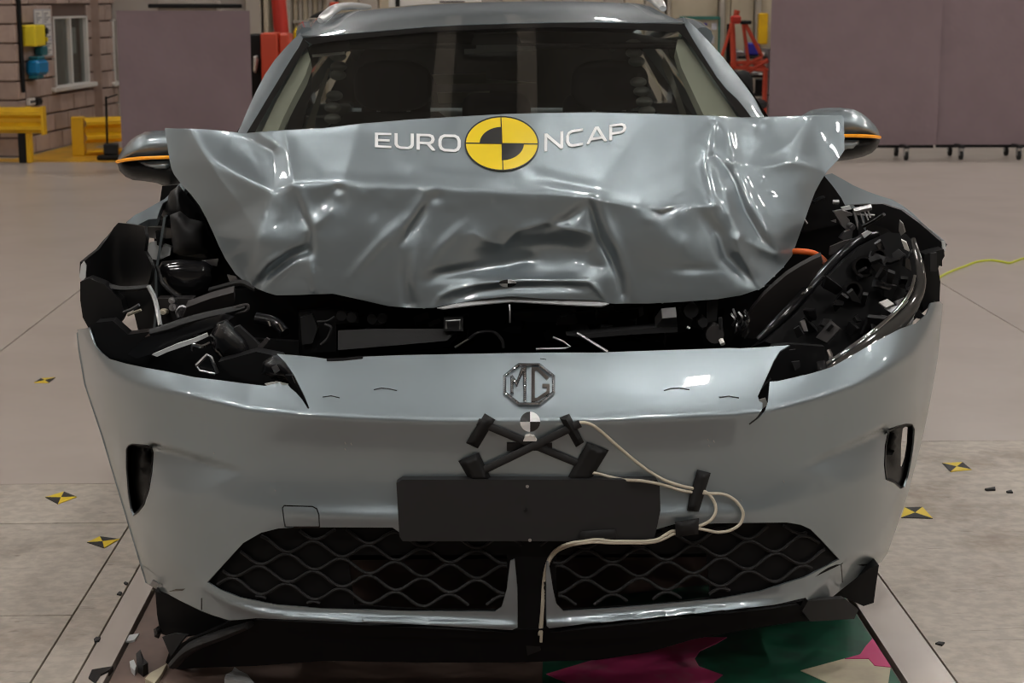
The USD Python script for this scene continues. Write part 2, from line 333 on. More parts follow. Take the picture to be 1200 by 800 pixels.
# painted steel plate under the car
fp = thing('floor_plate', 'rust-brown steel floor plate under the car with green, pink and cream paint', 'floor plate', (0, 0, -0.03))
part(fp, 'plate', box(-0.945, 0.86, -1.1, 3.39, -0.029, -0.010), 'rust')
def gpoly(pts, z): return Polygon([tuple(G(x, y, z)[:2]) for x, y in pts])
def paint_patch(pts, z, m, name, label, extra=()):
    q = Polygon([tuple(G(x, y, z)[:2]) for x, y in pts] + list(extra)); q = q if q.is_valid else q.buffer(0)
    q = q.intersection(sbox(-0.94, 0.105, 0.857, 3.3))
    ms = [trimesh.creation.extrude_polygon(g, 0.0015, engine='earcut') for g in getattr(q, 'geoms', [q])]
    e = join(*ms); e.apply_translation((0, 0, z)); part(fp, name, e, m, label)
paint_patch([(700, 700), (1050, 660), (1110, 800)], -0.010, 'green_paint', 'paint_patch', 'dark green paint', [(0.86, -1.5), (-0.05, -1.5), (0.05, 0.4)])
paint_patch([(640, 790), (700, 772), (760, 763), (805, 747), (852, 747), (838, 755), (820, 763), (814, 772), (819, 781), (847, 791), (836, 800), (826, 806)], -0.0085, 'pink_paint', 'paint_patch', 'crimson pink paint', [tuple(G(760, 840, -.008)[:2])])
paint_patch([(938, 786), (1012, 766), (1022, 757), (1049, 721), (1047, 760), (1041, 800), (1037, 830)], -0.0085, 'cream_paint', 'paint_patch', 'cream paint triangle')
paint_patch([(990, 772), (1008, 767), (1014, 758), (1030, 740), (1049, 721), (1047, 760), (1045, 782), (1025, 780), (1018, 772)], -0.007, 'pink_paint', 'paint_patch', 'rose pink paint')
# floor targets: yellow and black quarters
def floor_target(corners, first, label):
    c = [np.append(G(x, y, 0.0)[:2], 0.0) for x, y in corners]; ctr = sum(c) / 4
    t = thing('floor_target', label, 'floor marker', ctr, 'yellow and black floor markers')
    for k in range(4):
        q = Polygon([tuple(ctr[:2]), tuple(c[k][:2]), tuple(c[(k + 1) % 4][:2])]); e = trimesh.creation.extrude_polygon(q, 0.002, engine='earcut')
        e.apply_translation((0, 0, 0.0005)); yl = (k + first) % 2 == 0
        part(t, 'quarter', e, 'yellow_print' if yl else 'dark', 'yellow quarter' if yl else 'black quarter')
floor_target([(40, 448.5), (48, 443.5), (65, 442.5), (57, 448.8)], 1, 'yellow and black floor marker farthest back left of the car')
floor_target([(53, 583), (75, 576.5), (90, 582.5), (68, 591)], 0, 'yellow and black floor marker left of the car, middle of the three')
floor_target([(102, 636), (117, 629), (140, 632), (122, 642.5)], 0, 'yellow and black floor marker on the joint nearest the left bumper corner')
floor_target([(1104, 543), (1128, 542), (1138.5, 550.5), (1114, 553)], 0, 'yellow and black floor marker right of the car, farther from it')
floor_target([(1060, 595), (1081, 594.5), (1093, 608), (1056, 607)], 1, 'yellow and black floor marker touching the right bumper corner')
# debris
def shard(name, pts, z, h, m, label, cat_='debris'):
    h = h * .5
    q = Polygon([tuple(G(x, y, z)[:2]) for x, y in pts])
    e = trimesh.creation.extrude_polygon(q if q.is_valid else q.buffer(0), h, engine='earcut'); v = e.vertices
    v[:, 2] += z + 0.6 * h * meshkit.noise(np.c_[v[:, 0] * 25, v[:, 1] * 25, v[:, 2] * 0], 3) * (v[:, 2] > h * 0.5); e.vertices = v
    single(name, e, m, label, cat_)
shard('plastic_fragment', [(134, 749), (163, 744), (158, 752), (136, 755)], -0.010, 0.008, 'whitemetal', 'pale flat plastic strip lying on the brown plate, left')
shard('plastic_fragment', [(110, 750), (113, 747), (118, 748), (116, 752), (111, 753)], 0, 0.006, 'dark', 'small dark chip on the concrete beside the brown plate', 'debris')
shard('plastic_fragment', [(137, 697), (140, 694), (143, 695), (141, 698)], 0, 0.006, 'dark', 'tiny dark chip on the concrete left of the bumper corner')
shard('plastic_fragment', [(145, 684), (147, 682.5), (150, 684), (148, 686)], 0, 0.006, 'dark', 'tiny brown chip on the concrete nearest the bumper corner')
shard('plastic_fragment', [(161, 714), (164, 711), (168, 712), (166, 716)], -0.010, 0.012, 'white', 'little white crumb on the brown plate edge')
shard('plastic_fragment', [(170, 800), (176, 793), (184, 789), (196, 782), (189, 795), (181, 806)], -0.010, 0.016, 'cream_paint', 'cream torn plastic shard at the bottom edge of the brown plate')
shard('plastic_fragment', [(263, 802), (265, 796), (272, 792), (275, 786), (281, 792), (290, 796), (298, 805)], -0.010, 0.018, 'whitemetal', 'grey torn plastic scrap on the floor under the dark skirt')
shard('plastic_fragment', [(152, 780), (157, 778), (160, 786), (158, 792), (154, 788)], -0.010, 0.02, 'whitemetal', 'bright grey scrap beside the black shard on the brown plate')
shard('plastic_fragment', [(160, 777), (165, 773), (169, 783), (174, 789), (168, 793), (162, 788)], -0.010, 0.04, 'black', 'crumpled black shard standing on the brown plate')
shard('plastic_fragment', [(104, 800), (108, 790), (120, 788), (133, 786), (128, 792), (118, 797), (112, 806)], -0.010, 0.02, 'black', 'black splintered shard at the lower left plate edge')
shard('plastic_fragment', [(165, 700), (178, 692), (180, 694), (168, 702)], -0.010, 0.01, 'cream_paint', 'thin tan splinter under the left bumper corner')
shard('plastic_fragment', [(1096, 755), (1100, 753), (1107, 754), (1104, 757)], 0, 0.006, 'dark', 'small dark chip on the concrete right of the green paint')
shard('plastic_fragment', [(1154, 574), (1166, 572), (1166.5, 575), (1156, 575.5)], 0, 0.008, 'dark', 'dark chip on the worn concrete right of the car')
shard('plastic_fragment', [(1179, 577), (1185, 575.5), (1187, 578), (1181, 578)], 0, 0.008, 'dark', 'dark chip on the worn concrete at the right picture edge')
# wire on the floor
wp = [(1100, 325), (1115, 317.5), (1130, 312), (1145, 306.5), (1160, 304.8), (1172, 306), (1183, 308), (1192, 305), (1202, 302), (1230, 297), (1262, 300)]
single('floor_wire', tube([G(x, y, 0.006) for x, y in wp], 0.0065, 8, 5), 'wire', 'thin yellow-green wire lying on the floor right of the car', 'wire', smooth=True)

# ---- left block wall (an office built into the hall), runs nearly along the view
A0 = np.array([-4.77, 17.3]); WD = np.array([math.sin(math.radians(5.0)), math.cos(math.radians(5.0))]); WN = np.array([WD[1], -WD[0]])
def wall_t(px):
    k = (px - 600) / FPX * 1.0 / math.cos(PITCH) * 1.0
    # at heights near the camera's: lateral = k' * distance (pitch handled with a mid-height pixel)
    k = (px - 600) / FPX / (math.cos(PITCH) + (400 - 60) / FPX * math.sin(PITCH))
    return (k * A0[1] - A0[0]) / (WD[0] - k * WD[1])
def wpt(t, off, z):
    p = A0 + np.outer(np.atleast_1d(t), WD) + np.outer(np.atleast_1d(off), WN); return H(p[:, 0], p[:, 1], z)
def wbox(t0, t1, o0, o1, z0, z1, c=0.0):
    m = cbox(t0, t1, o0, o1, z0, z1, c) if c else box(t0, t1, o0, o1, z0, z1)
    v = m.vertices; m.vertices = wpt(v[:, 0], v[:, 1], v[:, 2]); m.fix_normals(); return m
def wz(px, py):
    t = wall_t(px); d = A0[1] + t * WD[1]; return AZ(px, py, d)[1]
tc, ts = wall_t(18), wall_t(108)
w1 = (wall_t(62.5), wall_t(103), wz(62.5, 103.5), wz(64, 19.5))
w2 = (wall_t(123), wall_t(136), wz(123, 97), wz(123, 22))
STEP = 0.09
def hole_wall():
    ms = [wbox(tc, ts, -0.25, -0.02, 0, CEIL_H)]
    return ms
wl = struct('wall_left', join(wbox(tc, w1[0], -0.25, -0.02, 0, CEIL_H), wbox(w1[1], ts, -0.25, -0.02, 0, CEIL_H), wbox(w1[0], w1[1], -0.25, -0.02, 0, w1[2]), wbox(w1[0], w1[1], -0.25, -0.02, w1[3], CEIL_H),
    wbox(ts, w2[0], -0.25, STEP - 0.02, 0, CEIL_H), wbox(w2[1], 4.2, -0.25, STEP - 0.02, 0, CEIL_H), wbox(w2[0], w2[1], -0.25, STEP - 0.02, 0, w2[2]), wbox(w2[0], w2[1], -0.25, STEP - 0.02, w2[3], CEIL_H),
    hb(AL, A0[0] + tc * WD[0] - 0.02, A0[1] + tc * WD[1] + 0.02, A0[1] + tc * WD[1] + 0.25, 0, CEIL_H)), 'mortar')
BH, BW = 0.182, 0.40
def course(t0, t1, off, row, cut=None):
    z0 = row * BH; z1 = z0 + BH; spans = [(t0, t1)]
    t = t0 - (BW / 2 if row % 2 else 0)
    while t < t1:
        a, b = max(t, t0) + 0.009, min(t + BW, t1) - 0.009; t += BW
        segs = [(a, b)]
        if cut and z1 > cut[2] + 0.02 and z0 < cut[3] - 0.02:
            segs = [s for s in ((a, min(b, cut[0])), (max(a, cut[1]), b)) if s[1] - s[0] > 0.03]
        for s0, s1 in segs:
            if s1 - s0 > 0.02:
                yield s0, s1, z0 + 0.008, z1 - 0.008
for row in range(11):
    for t0, t1, off, cut in ((tc, ts, 0.0, w1), (ts, 3.6, STEP, w2)):
        for a, b, z0, z1 in course(t0, t1, off, row, cut):
            part(wl, 'block', wbox(a, b, off - 0.019, off + 0.004 + 0.006 * rng.random(), z0, z1, 0.006), ('brick', 'brick2', 'brick3')[int(rng.integers(3))])
    z0 = row * BH; x = A0[0] + tc * WD[0]; yf = A0[1] + tc * WD[1]; k = 0; a = x - (BW / 2 if row % 2 else 0.0) - 0.0
    edges = [x] + [x - (BW / 2 if row % 2 else BW) - BW * i for i in range(4)]
    for b0, b1 in zip(edges[1:], edges[:-1]):
        part(wl, 'block', hb(b0 + 0.009, b1 - 0.009 + (0.012 if b1 == x else 0), yf - 0.004 - 0.006 * rng.random(), yf + 0.019, z0 + 0.008, z0 + BH - 0.008, 0.006), ('brick', 'brick2', 'brick3')[int(rng.integers(3))])
upper = join(wbox(tc, ts, -0.019, 0.004, 11 * BH, CEIL_H), wbox(ts, 4.2, -0.019, STEP + 0.004, 11 * BH, CEIL_H), hb(AL, x, yf - 0.004, yf + 0.019, 11 * BH, CEIL_H))
part(wl, 'upper_wall', upper, 'brick')
part(wl, 'pier_return', wbox(ts - 0.012, ts, 0.0, STEP + 0.004, 0, 11 * BH), 'brick2')
for i, (w, off) in enumerate(((w1, 0.0), (w2, STEP))):
    t0, t1, z0, z1 = w; fr = 0.022
    wn = struct(f'window_{i + 1}', join(wbox(t0, t1, off - 0.06, off + 0.012, z1 - fr, z1), wbox(t0, t1, off - 0.06, off + 0.012, z0, z0 + fr), wbox(t0, t0 + 2 * fr, off - 0.06, off + 0.012, z0, z1), wbox(t1 - 2 * fr, t1, off - 0.06, off + 0.012, z0, z1)), 'white')
    part(wn, 'mullion', wbox((t0 + t1) / 2 - fr, (t0 + t1) / 2 + fr, off - 0.05, off + 0.008, z0 + fr, z1 - fr), 'white')
    part(wn, 'sill', wbox(t0 - 0.12, t1 + 0.16, off - 0.03, off + 0.05, z0 - 0.035, z0 + 0.012, 0.006), 'white')
    for q0, q1 in ((t0 + 2 * fr, (t0 + t1) / 2 - fr), ((t0 + t1) / 2 + fr, t1 - 2 * fr)):
        part(wn, 'pane', wbox(q0, q1, off - 0.034, off - 0.030, z0 + fr, z1 - fr), 'wglass')
    part(wn, 'room_back', wbox(t0 - .1, t1 + .1, off - 0.9, off - 0.85, z0 - .3, z1 + .3), 'tan')
t0, t1, z0, z1 = w1
single('notice', wbox(t0 + 0.62, t0 + 0.85, -0.05, -0.045, z0 + .33, z1 - .12), 'paper', 'pale sheet stuck inside the office window', 'notice')
t0, t1, z0, z1 = w2
single('red_folder', wbox(t0 + 0.05, t1 - 0.05, STEP - 0.3, STEP - 0.2, z0 + .42, z1 - .05), 'red', 'red board seen inside the second office window', 'board')
# fittings on the block wall
single('conduit', tube([wpt(wall_t(21.5), 0.03, z)[0] for z in np.linspace(0.62, 4, 8)], 0.022, 8), 'black', 'black cable conduit running down the block wall corner', 'conduit', smooth=40)
yb = thing('control_box', 'lemon yellow control box on the block wall above the blue unit', 'control box', wpt(wall_t(30), 0.0, wz(30, 54))[0])
part(yb, 'body', wbox(wall_t(23.5), wall_t(36), 0.012, 0.16, wz(30, 54), wz(30, 29), 0.012), 'yellow2')
part(yb, 'side_panel', wbox(wall_t(36), wall_t(41), 0.02, 0.13, wz(38, 53), wz(38, 29.5), 0.01), 'black')
dc = wpt(wall_t(38.5), 0.13, wz(38.5, 36))[0]; dn = wpt(wall_t(38.5), 0.16, wz(38.5, 36))[0]
part(yb, 'dial', cyl(dc, dn, 0.03, 16), 'dark', 'round grey dial')
dc = wpt(wall_t(38.5), 0.13, wz(38.5, 46))[0]; dn = wpt(wall_t(38.5), 0.155, wz(38.5, 46))[0]
part(yb, 'button', cyl(dc, dn, 0.022, 12), 'yellow2', 'yellow button')
bu = thing('blue_unit', 'blue plastic air unit on the block wall under the yellow box', 'wall unit', wpt(wall_t(33), 0.0, wz(33, 91))[0])
part(bu, 'body', wbox(wall_t(27), wall_t(40), 0.012, 0.15, wz(33, 88), wz(33, 70), 0.03), 'blue')
part(bu, 'cap', wbox(wall_t(30), wall_t(39), 0.02, 0.12, wz(33, 70), wz(33, 66), 0.012), 'teal')
part(bu, 'outlet', wbox(wall_t(28), wall_t(36), 0.03, 0.12, wz(33, 92), wz(33, 88), 0.008), 'teal')
single('teal_unit', wbox(wall_t(38), wall_t(45), 0.021, 0.10, wz(41, 65), wz(41, 54), 0.012), 'teal', 'small dark teal fitting between the yellow box and the notices', 'wall unit')
pn = thing('notice_sheet', 'tall white notice sheet of six printed panels beside the window', 'notice', wpt(wall_t(50), 0.0, wz(50, 66))[0])
part(pn, 'sheet', wbox(wall_t(40), wall_t(60), 0.012, 0.018, wz(50, 66), wz(50, 10.5)), 'paper')
for r in range(3):
    for c in range(2):
        pa, pb = 41 + c * 9.8, 49.3 + c * 9.8; qa, qb = 12.5 + r * 18, 28 + r * 18
        tA, tB = wall_t(pa), wall_t(pb)
        part(pn, 'printed_panel', wbox(tA, tB, 0.0181, 0.0186, wz(50, qb), wz(50, qa)), 'white'); part(pn, 'printed_lines', join(*[wbox(tA + .02, tB - .02 - .05 * ((k * 7 + r) % 3), 0.0187, 0.0192, wz(50, qa + 2.5 * k + 1.3), wz(50, qa + 2.5 * k)) for k in range(1, 6)]), 'grey_print')
for px, nm, m, lb in ((29.5, 'socket', 'white', 'white double socket at the foot of the conduit'), (38.5, 'socket', 'black', 'black socket right of the white one')):
    t = thing(nm, lb, 'socket', wpt(wall_t(px), 0.0, wz(px, 123))[0])
    part(t, 'plate', wbox(wall_t(px - 3.6), wall_t(px + 3.6 if m == 'white' else px + 2.5), 0.012, 0.05, wz(px, 123), wz(px, 115), 0.006), m)
    for k in (-1.6, 1.4): part(t, 'outlet', wbox(wall_t(px + k - 1.0), wall_t(px + k + 1.0), 0.05, 0.056, wz(px, 120.5), wz(px, 117.5)), 'dark')
single('floor_marking', hallify(trimesh.creation.extrude_polygon(Polygon([(-6.6, 16.55), (-2.55, 16.55), (-2.55, 17.1), (-4.35, 18.2), (-4.1, 20.3), (-4.5, 20.3), (-4.72, 17.3), (-4.8, 16.9), (-6.6, 16.9)]), 0.003, engine='earcut')), 'floor_yellow', 'yellow paint band on the floor along the block wall', 'floor marking')
# guard rails
def wbeam(a0, a1, d, zc, hgt, m4=None):
    prof = [(0.0, 0.5), (0.03, 0.46), (0.09, 0.34), (0.09, 0.22), (0.03, 0.08), (0.03, -0.08), (0.09, -0.22), (0.09, -0.34), (0.03, -0.46), (0.0, -0.5)]
    P = Polygon([(-x, zc + z * hgt) for x, z in prof] + [(-x + 0.012, zc + z * hgt) for x, z in prof[::-1]]).buffer(0)
    m = trimesh.creation.extrude_polygon(P, a1 - a0, engine='earcut'); v = m.vertices.copy()
    m.vertices = np.c_[v[:, 2] + a0, v[:, 0], v[:, 1]]; m.fix_normals(); return m
d1 = 16.4; a1, zt = AZ(51.5, 125.5, d1); _, zb = AZ(51.5, 156, d1)
r1 = thing('guard_rail', 'yellow steel guard rail cut off at the left edge', 'guard rail', H(-5.0, d1, 0), 'yellow guard rails')
b = wbeam(-6.2, a1, 0, (zt + zb) / 2, zt - zb); b.apply_translation((0, d1, 0)); part(r1, 'beam', hallify(b), 'yellow')
part(r1, 'end_plate', hb(a1 - 0.01, a1 + 0.012, d1 - 0.1, d1 + 0.02, zb - .01, zt + .01), 'yellow')
ap, _ = AZ(25, 170, d1)
part(r1, 'post', hb(ap - 0.035, ap + 0.035, d1 + 0.015, d1 + 0.13, 0.003, zt - .02, 0.006), 'black', 'black post')
part(r1, 'post', hb(ap + 0.036, ap + 0.075, d1 + 0.02, d1 + 0.13, 0.003, zt, 0.006), 'yellow')
part(r1, 'post', hb(ap - 1.05, ap - 0.98, d1 + 0.015, d1 + 0.13, 0.003, zt - .02, 0.006), 'black', 'black post')
d2 = 17.15; al, zt2 = AZ(82.5, 137, d2); ar, _ = AZ(97.5, 150, d2); 
r2 = thing('guard_rail', 'yellow steel guard rail running behind the left fabric screen', 'guard rail', H(al, d2, 0), 'yellow guard rails')
part(r2, 'post', hb(al, ar, d2, d2 + 0.10, 0.003, zt2, 0.008), 'yellow')
zq = AZ(110, 150, d2)[1]; zq0 = AZ(110, 160, d2)[1]
b = wbeam(0, 2.0, 0, zt2 - 0.135, 0.25); b.apply_transform(trimesh.transformations.rotation_matrix(math.radians(32), (0, 0, 1))); b.apply_translation((ar - 0.01, d2 + 0.06, 0)); part(r2, 'beam', hallify(b), 'yellow')
b = wbeam(0, 2.0, 0, zt2 - 0.37, 0.10); b.apply_transform(trimesh.transformations.rotation_matrix(math.radians(32), (0, 0, 1))); b.apply_translation((ar - 0.01, d2 + 0.06, 0)); part(r2, 'lower_beam', hallify(b), 'yellow')
part(r2, 'post', hb(ar + 1.2, ar + 1.3, d2 + 0.9, d2 + 1.0, 0.003, zt2, 0.008), 'yellow')
d3 = 16.75; ap, zt3 = AZ(123, 113, d3); 
sp = thing('signal_stand', 'thin black stand with a weighted base beside the left screen', 'stand', H(ap, d3, 0))
part(sp, 'pole', tube([H(ap, d3, 0.04), H(ap + .01, d3, zt3)], 0.011, 8), 'black')
part(sp, 'base', hb(ap - .09, ap + .13, d3 - .07, d3 + .07, 0.003, 0.05, 0.012), 'black')
part(sp, 'clamp', hb(ap - .03, ap + .10, d3 - .04, d3 + .05, 0.05, 0.16, 0.012), 'dark')
part(sp, 'arm', tube([H(ap, d3, zt3 - 0.02), H(ap + .12, d3, zt3 + 0.02)], 0.008, 6), 'black')

# ---- fabric screens on castors
def fabric_screen(a0, a1, d, z0, z1, lab, seed, castors, folds=0.018, skew=0.0):
    t = thing('fabric_screen', lab, 'screen', H((a0 + a1) / 2, d, 0), 'mauve-grey fabric screens')
    n, k = 40, 40; u, v = np.meshgrid(np.linspace(a0, a1, n), np.linspace(z0, z1, k))
    q = np.stack([u.ravel() * 1.6, v.ravel() * 1.1, 0 * u.ravel()], -1); w = meshkit.fbm(q + seed * 9.7, 3, seed) - 0.5
    diag = 0.35 * np.sin((u.ravel() * 2.2 + v.ravel() * 2.6) * 2.0 + seed) * np.exp(-((u.ravel() - a0) / 1.0) ** 2)
    edge = np.minimum.reduce([(u - a0).ravel(), (a1 - u).ravel(), (v - z0).ravel(), (z1 - v).ravel()]); ease = np.clip(edge / 0.15, 0, 1)
    dd = d - 0.03 - folds * ease * (w * 2 + diag) + skew * (u.ravel() - a0)
    idx = np.arange(n * k).reshape(k, n); f = np.vstack([np.stack([idx[:-1, :-1].ravel(), idx[:-1, 1:].ravel(), idx[1:, 1:].ravel()], 1), np.stack([idx[:-1, :-1].ravel(), idx[1:, 1:].ravel(), idx[1:, :-1].ravel()], 1)])
    V = np.c_[H(u.ravel(), dd, v.ravel())]; V = V.reshape(-1, 3)
    part(t, 'cloth', solidify(V, f, 0.004, -np.array([-0.03, -1, 0])), 'cloth', smooth=50)
    for (p, q_) in (((a0, z0), (a0, z1)), ((a1, z0), (a1, z1)), ((a0, z1), (a1, z1)), ((a0, z0), (a1, z0))):
        dp = d + skew * (p[0] - a0); dq = d + skew * (q_[0] - a0)
        part(t, 'frame_tube', tube([H(min(max(p[0], a0 + .03), a1 - .03), dp + .03, min(p[1], z1 - .03)), H(min(max(q_[0], a0 + .03), a1 - .03), dq + .03, min(q_[1], z1 - .03))], 0.018, 8), 'dark')
    part(t, 'base_shadow_bar', hb(a0 + .02, a1 - .02, d + .0, d + .05, z0 - .03, z0 + .004), 'black')  # black bottom bar, also paints in the shadow gap under the cloth
    for ac in castors:
        dc_ = d + skew * (ac - a0)
        for s in (-0.22, 0.22):
            r = 0.042; c0 = H(ac - 0.014, dc_ + s, r + .001); c1 = H(ac + 0.014, dc_ + s, r + .001)
            cw = part(t, 'castor', cyl(c0, c1, r, 18), 'rubber')
            part(cw, 'fork', join(hb(ac - 0.022, ac - 0.016, dc_ + s - .02, dc_ + s + .03, r, 2 * r + 0.03), hb(ac + 0.016, ac + 0.022, dc_ + s - .02, dc_ + s + .03, r, 2 * r + 0.03), hb(ac - 0.022, ac + 0.022, dc_ + s - .025, dc_ + s + .03, 2 * r + 0.024, 2 * r + 0.03)), 'steel')
        part(t, 'foot_bar', hb(ac - 0.02, ac + 0.02, dc_ - 0.27, dc_ + 0.27, 0.115, z0 + .01), 'dark')
DS = 16.95
e0, zb_ = AZ(899, 173, DS); e1, _ = AZ(1097, 173, DS)
ez = max(zb_, 0.13)
fabric_screen(e0, e1 - .008, DS, ez, 2.45, 'mauve-grey fabric screen just right of the car, left of the seam', 1, (AZ(1056, 180, DS)[0], e0 + .2))
fabric_screen(e1 - .006, e1 + 1.75, DS + .05, ez, 2.45, 'mauve-grey fabric screen at the right edge of the photo', 2, (AZ(1121, 180, DS)[0], AZ(1188, 180, DS)[0], e1 + 1.5))
DL = 15.9; l0, zl = AZ(137, 12.5, DL); l1, _ = AZ(293, 12.5, DL)
fabric_screen(l0, l1, DL, 0.16, zl, 'small mauve-grey fabric screen left of the car by the block wall', 5, (l0 + .15, l1 - .15), 0.03)

# ---- far end of the hall
DB = 19.6
wb = struct('wall_back', hb(AL, AR, DB + 0.3, DB + 0.5, 0, CEIL_H), 'roomwall')
struct('wall_right', hb(AR, AR + 0.2, DN, DFAR, 0, CEIL_H), 'roomwall'); struct('wall_side', hb(AL - 0.2, AL, DN, DFAR, 0, CEIL_H), 'roomwall')
struct('wall_front', hb(AL, AR, DN - 0.2, DN, 0, CEIL_H), 'roomwall')
struct('ceiling', hb(AL, AR, DN, DFAR, CEIL_H, CEIL_H + 0.1), 'ceil')
part(wb, 'added_dark_cladding', hb(AL, AR, DB - .02, DB + .3, 2.35, CEIL_H), 'upperwall')  # unseen dark cladding, added to dim what the car roof reflects
def px_a(px, d): return AZ(px, 40, d)[0]
# cladding panels: grey-tan on the left, cream on the right
for px0, px1, m in [(290, 308, 'tan'), (311, 316, 'cream'), (337, 342, 'tan')] : part(wb, 'cladding_panel', hb(px_a(px0, DB), px_a(px1, DB), DB - 0.12, DB + 0.3, 0, 2.35, 0.01), m)
k = 343
while k < 384:
    part(wb, 'roller_door_slat', hb(px_a(k, DB), px_a(k + 5.2, DB), DB + 0.08, DB + 0.3, 0, 3.5, 0.012), 'cream' if (k // 6) % 2 else 'tan'); k += 5.9
for z in (1.28, 0.95, 1.6): part(wb, 'door_rail', hb(px_a(343, DB), px_a(384, DB), DB + 0.03, DB + 0.09, z - 0.03, z), 'tan')
part(wb, 'cladding_panel', hb(px_a(384, DB), px_a(392, DB), DB - .1, DB + .3, 0, 2.34, .01), 'tan')
k = 396
while k < 780:
    part(wb, 'cladding_panel', hb(px_a(k, DB), px_a(k + 23, DB), DB + .1, DB + .3, 0, 2.34, .015), 'tan' if (k // 24) % 2 else 'cream'); k += 24
for px0, px1, m, dz in [(782, 785.5, 'tan', 0), (786, 842, 'cream', .1), (843, 849, 'tan', 0), (850, 856, 'cream', .1), (857, 885, 'cream', .14), (886, 892, 'tan', 0.02), (893, 960, 'cream', .12)]:
    part(wb, 'cladding_panel', hb(px_a(px0, DB), px_a(px1, DB), DB + dz, DB + .3, 0, 2.34, .01), m)
# black bar on top behind the left screen
single('roller_blind', pxbox(173, 4.5, 283, 9.5, 18.3, 0.06, 0.01), 'black', 'black horizontal bar above the left fabric screen', 'bar')
BB = pxbox(173, 4.5, 283, 9.5, 18.3, 0.06).bounds
single('bar_panel', hb(AZ(185, 0, 18.4)[0], AZ(255, 0, 18.4)[0], 18.38, 18.6, 0.0, 1.49, .01), 'tan', 'grey-tan board standing behind the left fabric screen', 'board')
# red press column and cabinet
dR = 18.0
pc = thing('red_column', 'tall round red steel column left of the windscreen', 'column', H(AZ(326, 60, dR)[0], dR, 0))
c0, c1 = AZ(331, 60, dR)[0], AZ(326, 0, dR)[0]
part(pc, 'shaft', tube([H(c0 + .02, dR, 0.02), H(c0, dR, 1.1), H(c1, dR, 1.55), H(c1 - .12, dR, 3.2)], 0.075, 20), 'red', smooth=40)
part(pc, 'base_plate', hb(c0 - .14, c0 + .18, dR - .15, dR + .15, 0.0, 0.03, 0.005), 'red')
rc = thing('red_cabinet', 'orange-red steel cabinet in front of the red column', 'cabinet', H(AZ(315, 60, 17.3)[0], 17.3, 0))
x0, zt = AZ(305, 38.5, 17.3); x1, _ = AZ(325, 38.5, 17.3); x2, _ = AZ(338, 38.5, 17.3)
part(rc, 'body', hb(x0, x1, 17.3, 17.65, 0.0, zt, 0.012), 'red2'); part(rc, 'door', hb(x1 + .006, x2, 17.32, 17.65, 0.0, zt - .005, 0.02), 'red2')
part(rc, 'handle', hb(x1 - .04, x1 - .02, 17.28, 17.3, zt - .5, zt - .36, .004), 'black')
bc = thing('black_locker', 'black narrow locker between the left screen and the red cabinet', 'locker', H(AZ(301, 60, 17.6)[0], 17.6, 0))
y0, zt = AZ(292, 40, 17.6); y1, _ = AZ(306, 40, 17.6)
part(bc, 'body', hb(y0, y1, 17.6, 17.9, 0, zt, .01), 'black'); part(bc, 'label_plate', hb(y0 + .05, y1 - .03, 17.592, 17.6, zt - .35, zt - .3), 'dark')
single('wrapped_bundle', pillow([(297, 66), (301, 65), (303, 71), (301.5, 79), (299.5, 86), (297, 84)], 14.10, .05, .05, 2.0), 'white', 'crumpled white wrap hanging at the screen edge', 'wrap', smooth=True)
single('yellow_canister', pillow([(343, 46), (344, 37), (347, 32), (349.5, 35), (352, 38), (351, 44), (348, 48)], 14.6, .06, .06, 2.0), 'yellow2', 'yellow canister by the left roof corner', 'canister', smooth=True)
single('black_tarpaulin', pillow([(361, 24), (365, 18), (374, 14), (380, 11.5), (384, 14), (386, 24), (375, 30)], 16.0, .1, .1, 2.0), 'rubber', 'black bunched sheet behind the left roof rail', 'sheet', smooth=True)
single('red_lamp_box', pxbox(386, 2.5, 396, 9, DB - .25, .15, .01), 'red2', 'small red box high behind the left roof rail', 'box')
# white crate tops seen over the roof
wc = thing('white_van_body', 'white covered load seen just above the car roof', 'load', H(AZ(500, 5, 12.5)[0], 12.5, 0))
q0, zt = AZ(455, -3, 12.5); q1, _ = AZ(562, -3, 12.5)
part(wc, 'body', hb(q0, q1, 12.5, 13.4, 0.02, zt, .02), 'white'); part(wc, 'strap', hb(q0 + .36, q1 - .1, 12.49, 12.5, AZ(500, 3.0, 12.5)[1], AZ(500, 1.5, 12.5)[1]), 'black')
part(wc, 'strap', hb(q0 + .05, q0 + .08, 12.488, 12.5, 0.3, zt), 'black')
# whiteboard
wbd = thing('notice_board', 'cream notice board in a dark green frame on the far wall', 'notice board', H(AZ(825, 40, DB)[0], DB, 0.9))
u0, zt = AZ(796, 19, DB - .0); u1, zb2 = AZ(843, 66, DB)
part(wbd, 'board', hb(u0, u1, DB - .0, DB + .04, zb2, zt), 'cream')
part(wbd, 'frame', join(hb(u0, u1, DB - .03, DB, zt - .035, zt), hb(u0, u1, DB - .03, DB, zb2, zb2 + .02), hb(u1 - .02, u1, DB - .03, DB, zb2, zt), hb(u0, u0 + .02, DB - .03, DB, zb2, zt)), 'green')
for qx, qy, qw, qh, m in [(824, 27, 4.5, 7, 'navy'), (812, 27, 5, 5, 'paper'), (821, 37, 9, 1.2, 'red2'), (829, 42, 8, 9, 'paper'), (814, 46, 7, 8, 'paper'), (834, 27, 6, 8, 'paper')]:
    s0, h1 = AZ(qx, qy, DB - .006); s1, h0 = AZ(qx + qw, qy + qh, DB - .006); part(wbd, 'pinned_note', hb(s0, s1, DB - .006, DB - .001, h0, h1), m)
single('yellow_sign_box', pxbox(889.5, 15.5, 899.5, 52, DB - .05, .08, .01), 'yellow', 'yellow upright box on the far wall beside the screen', 'box')
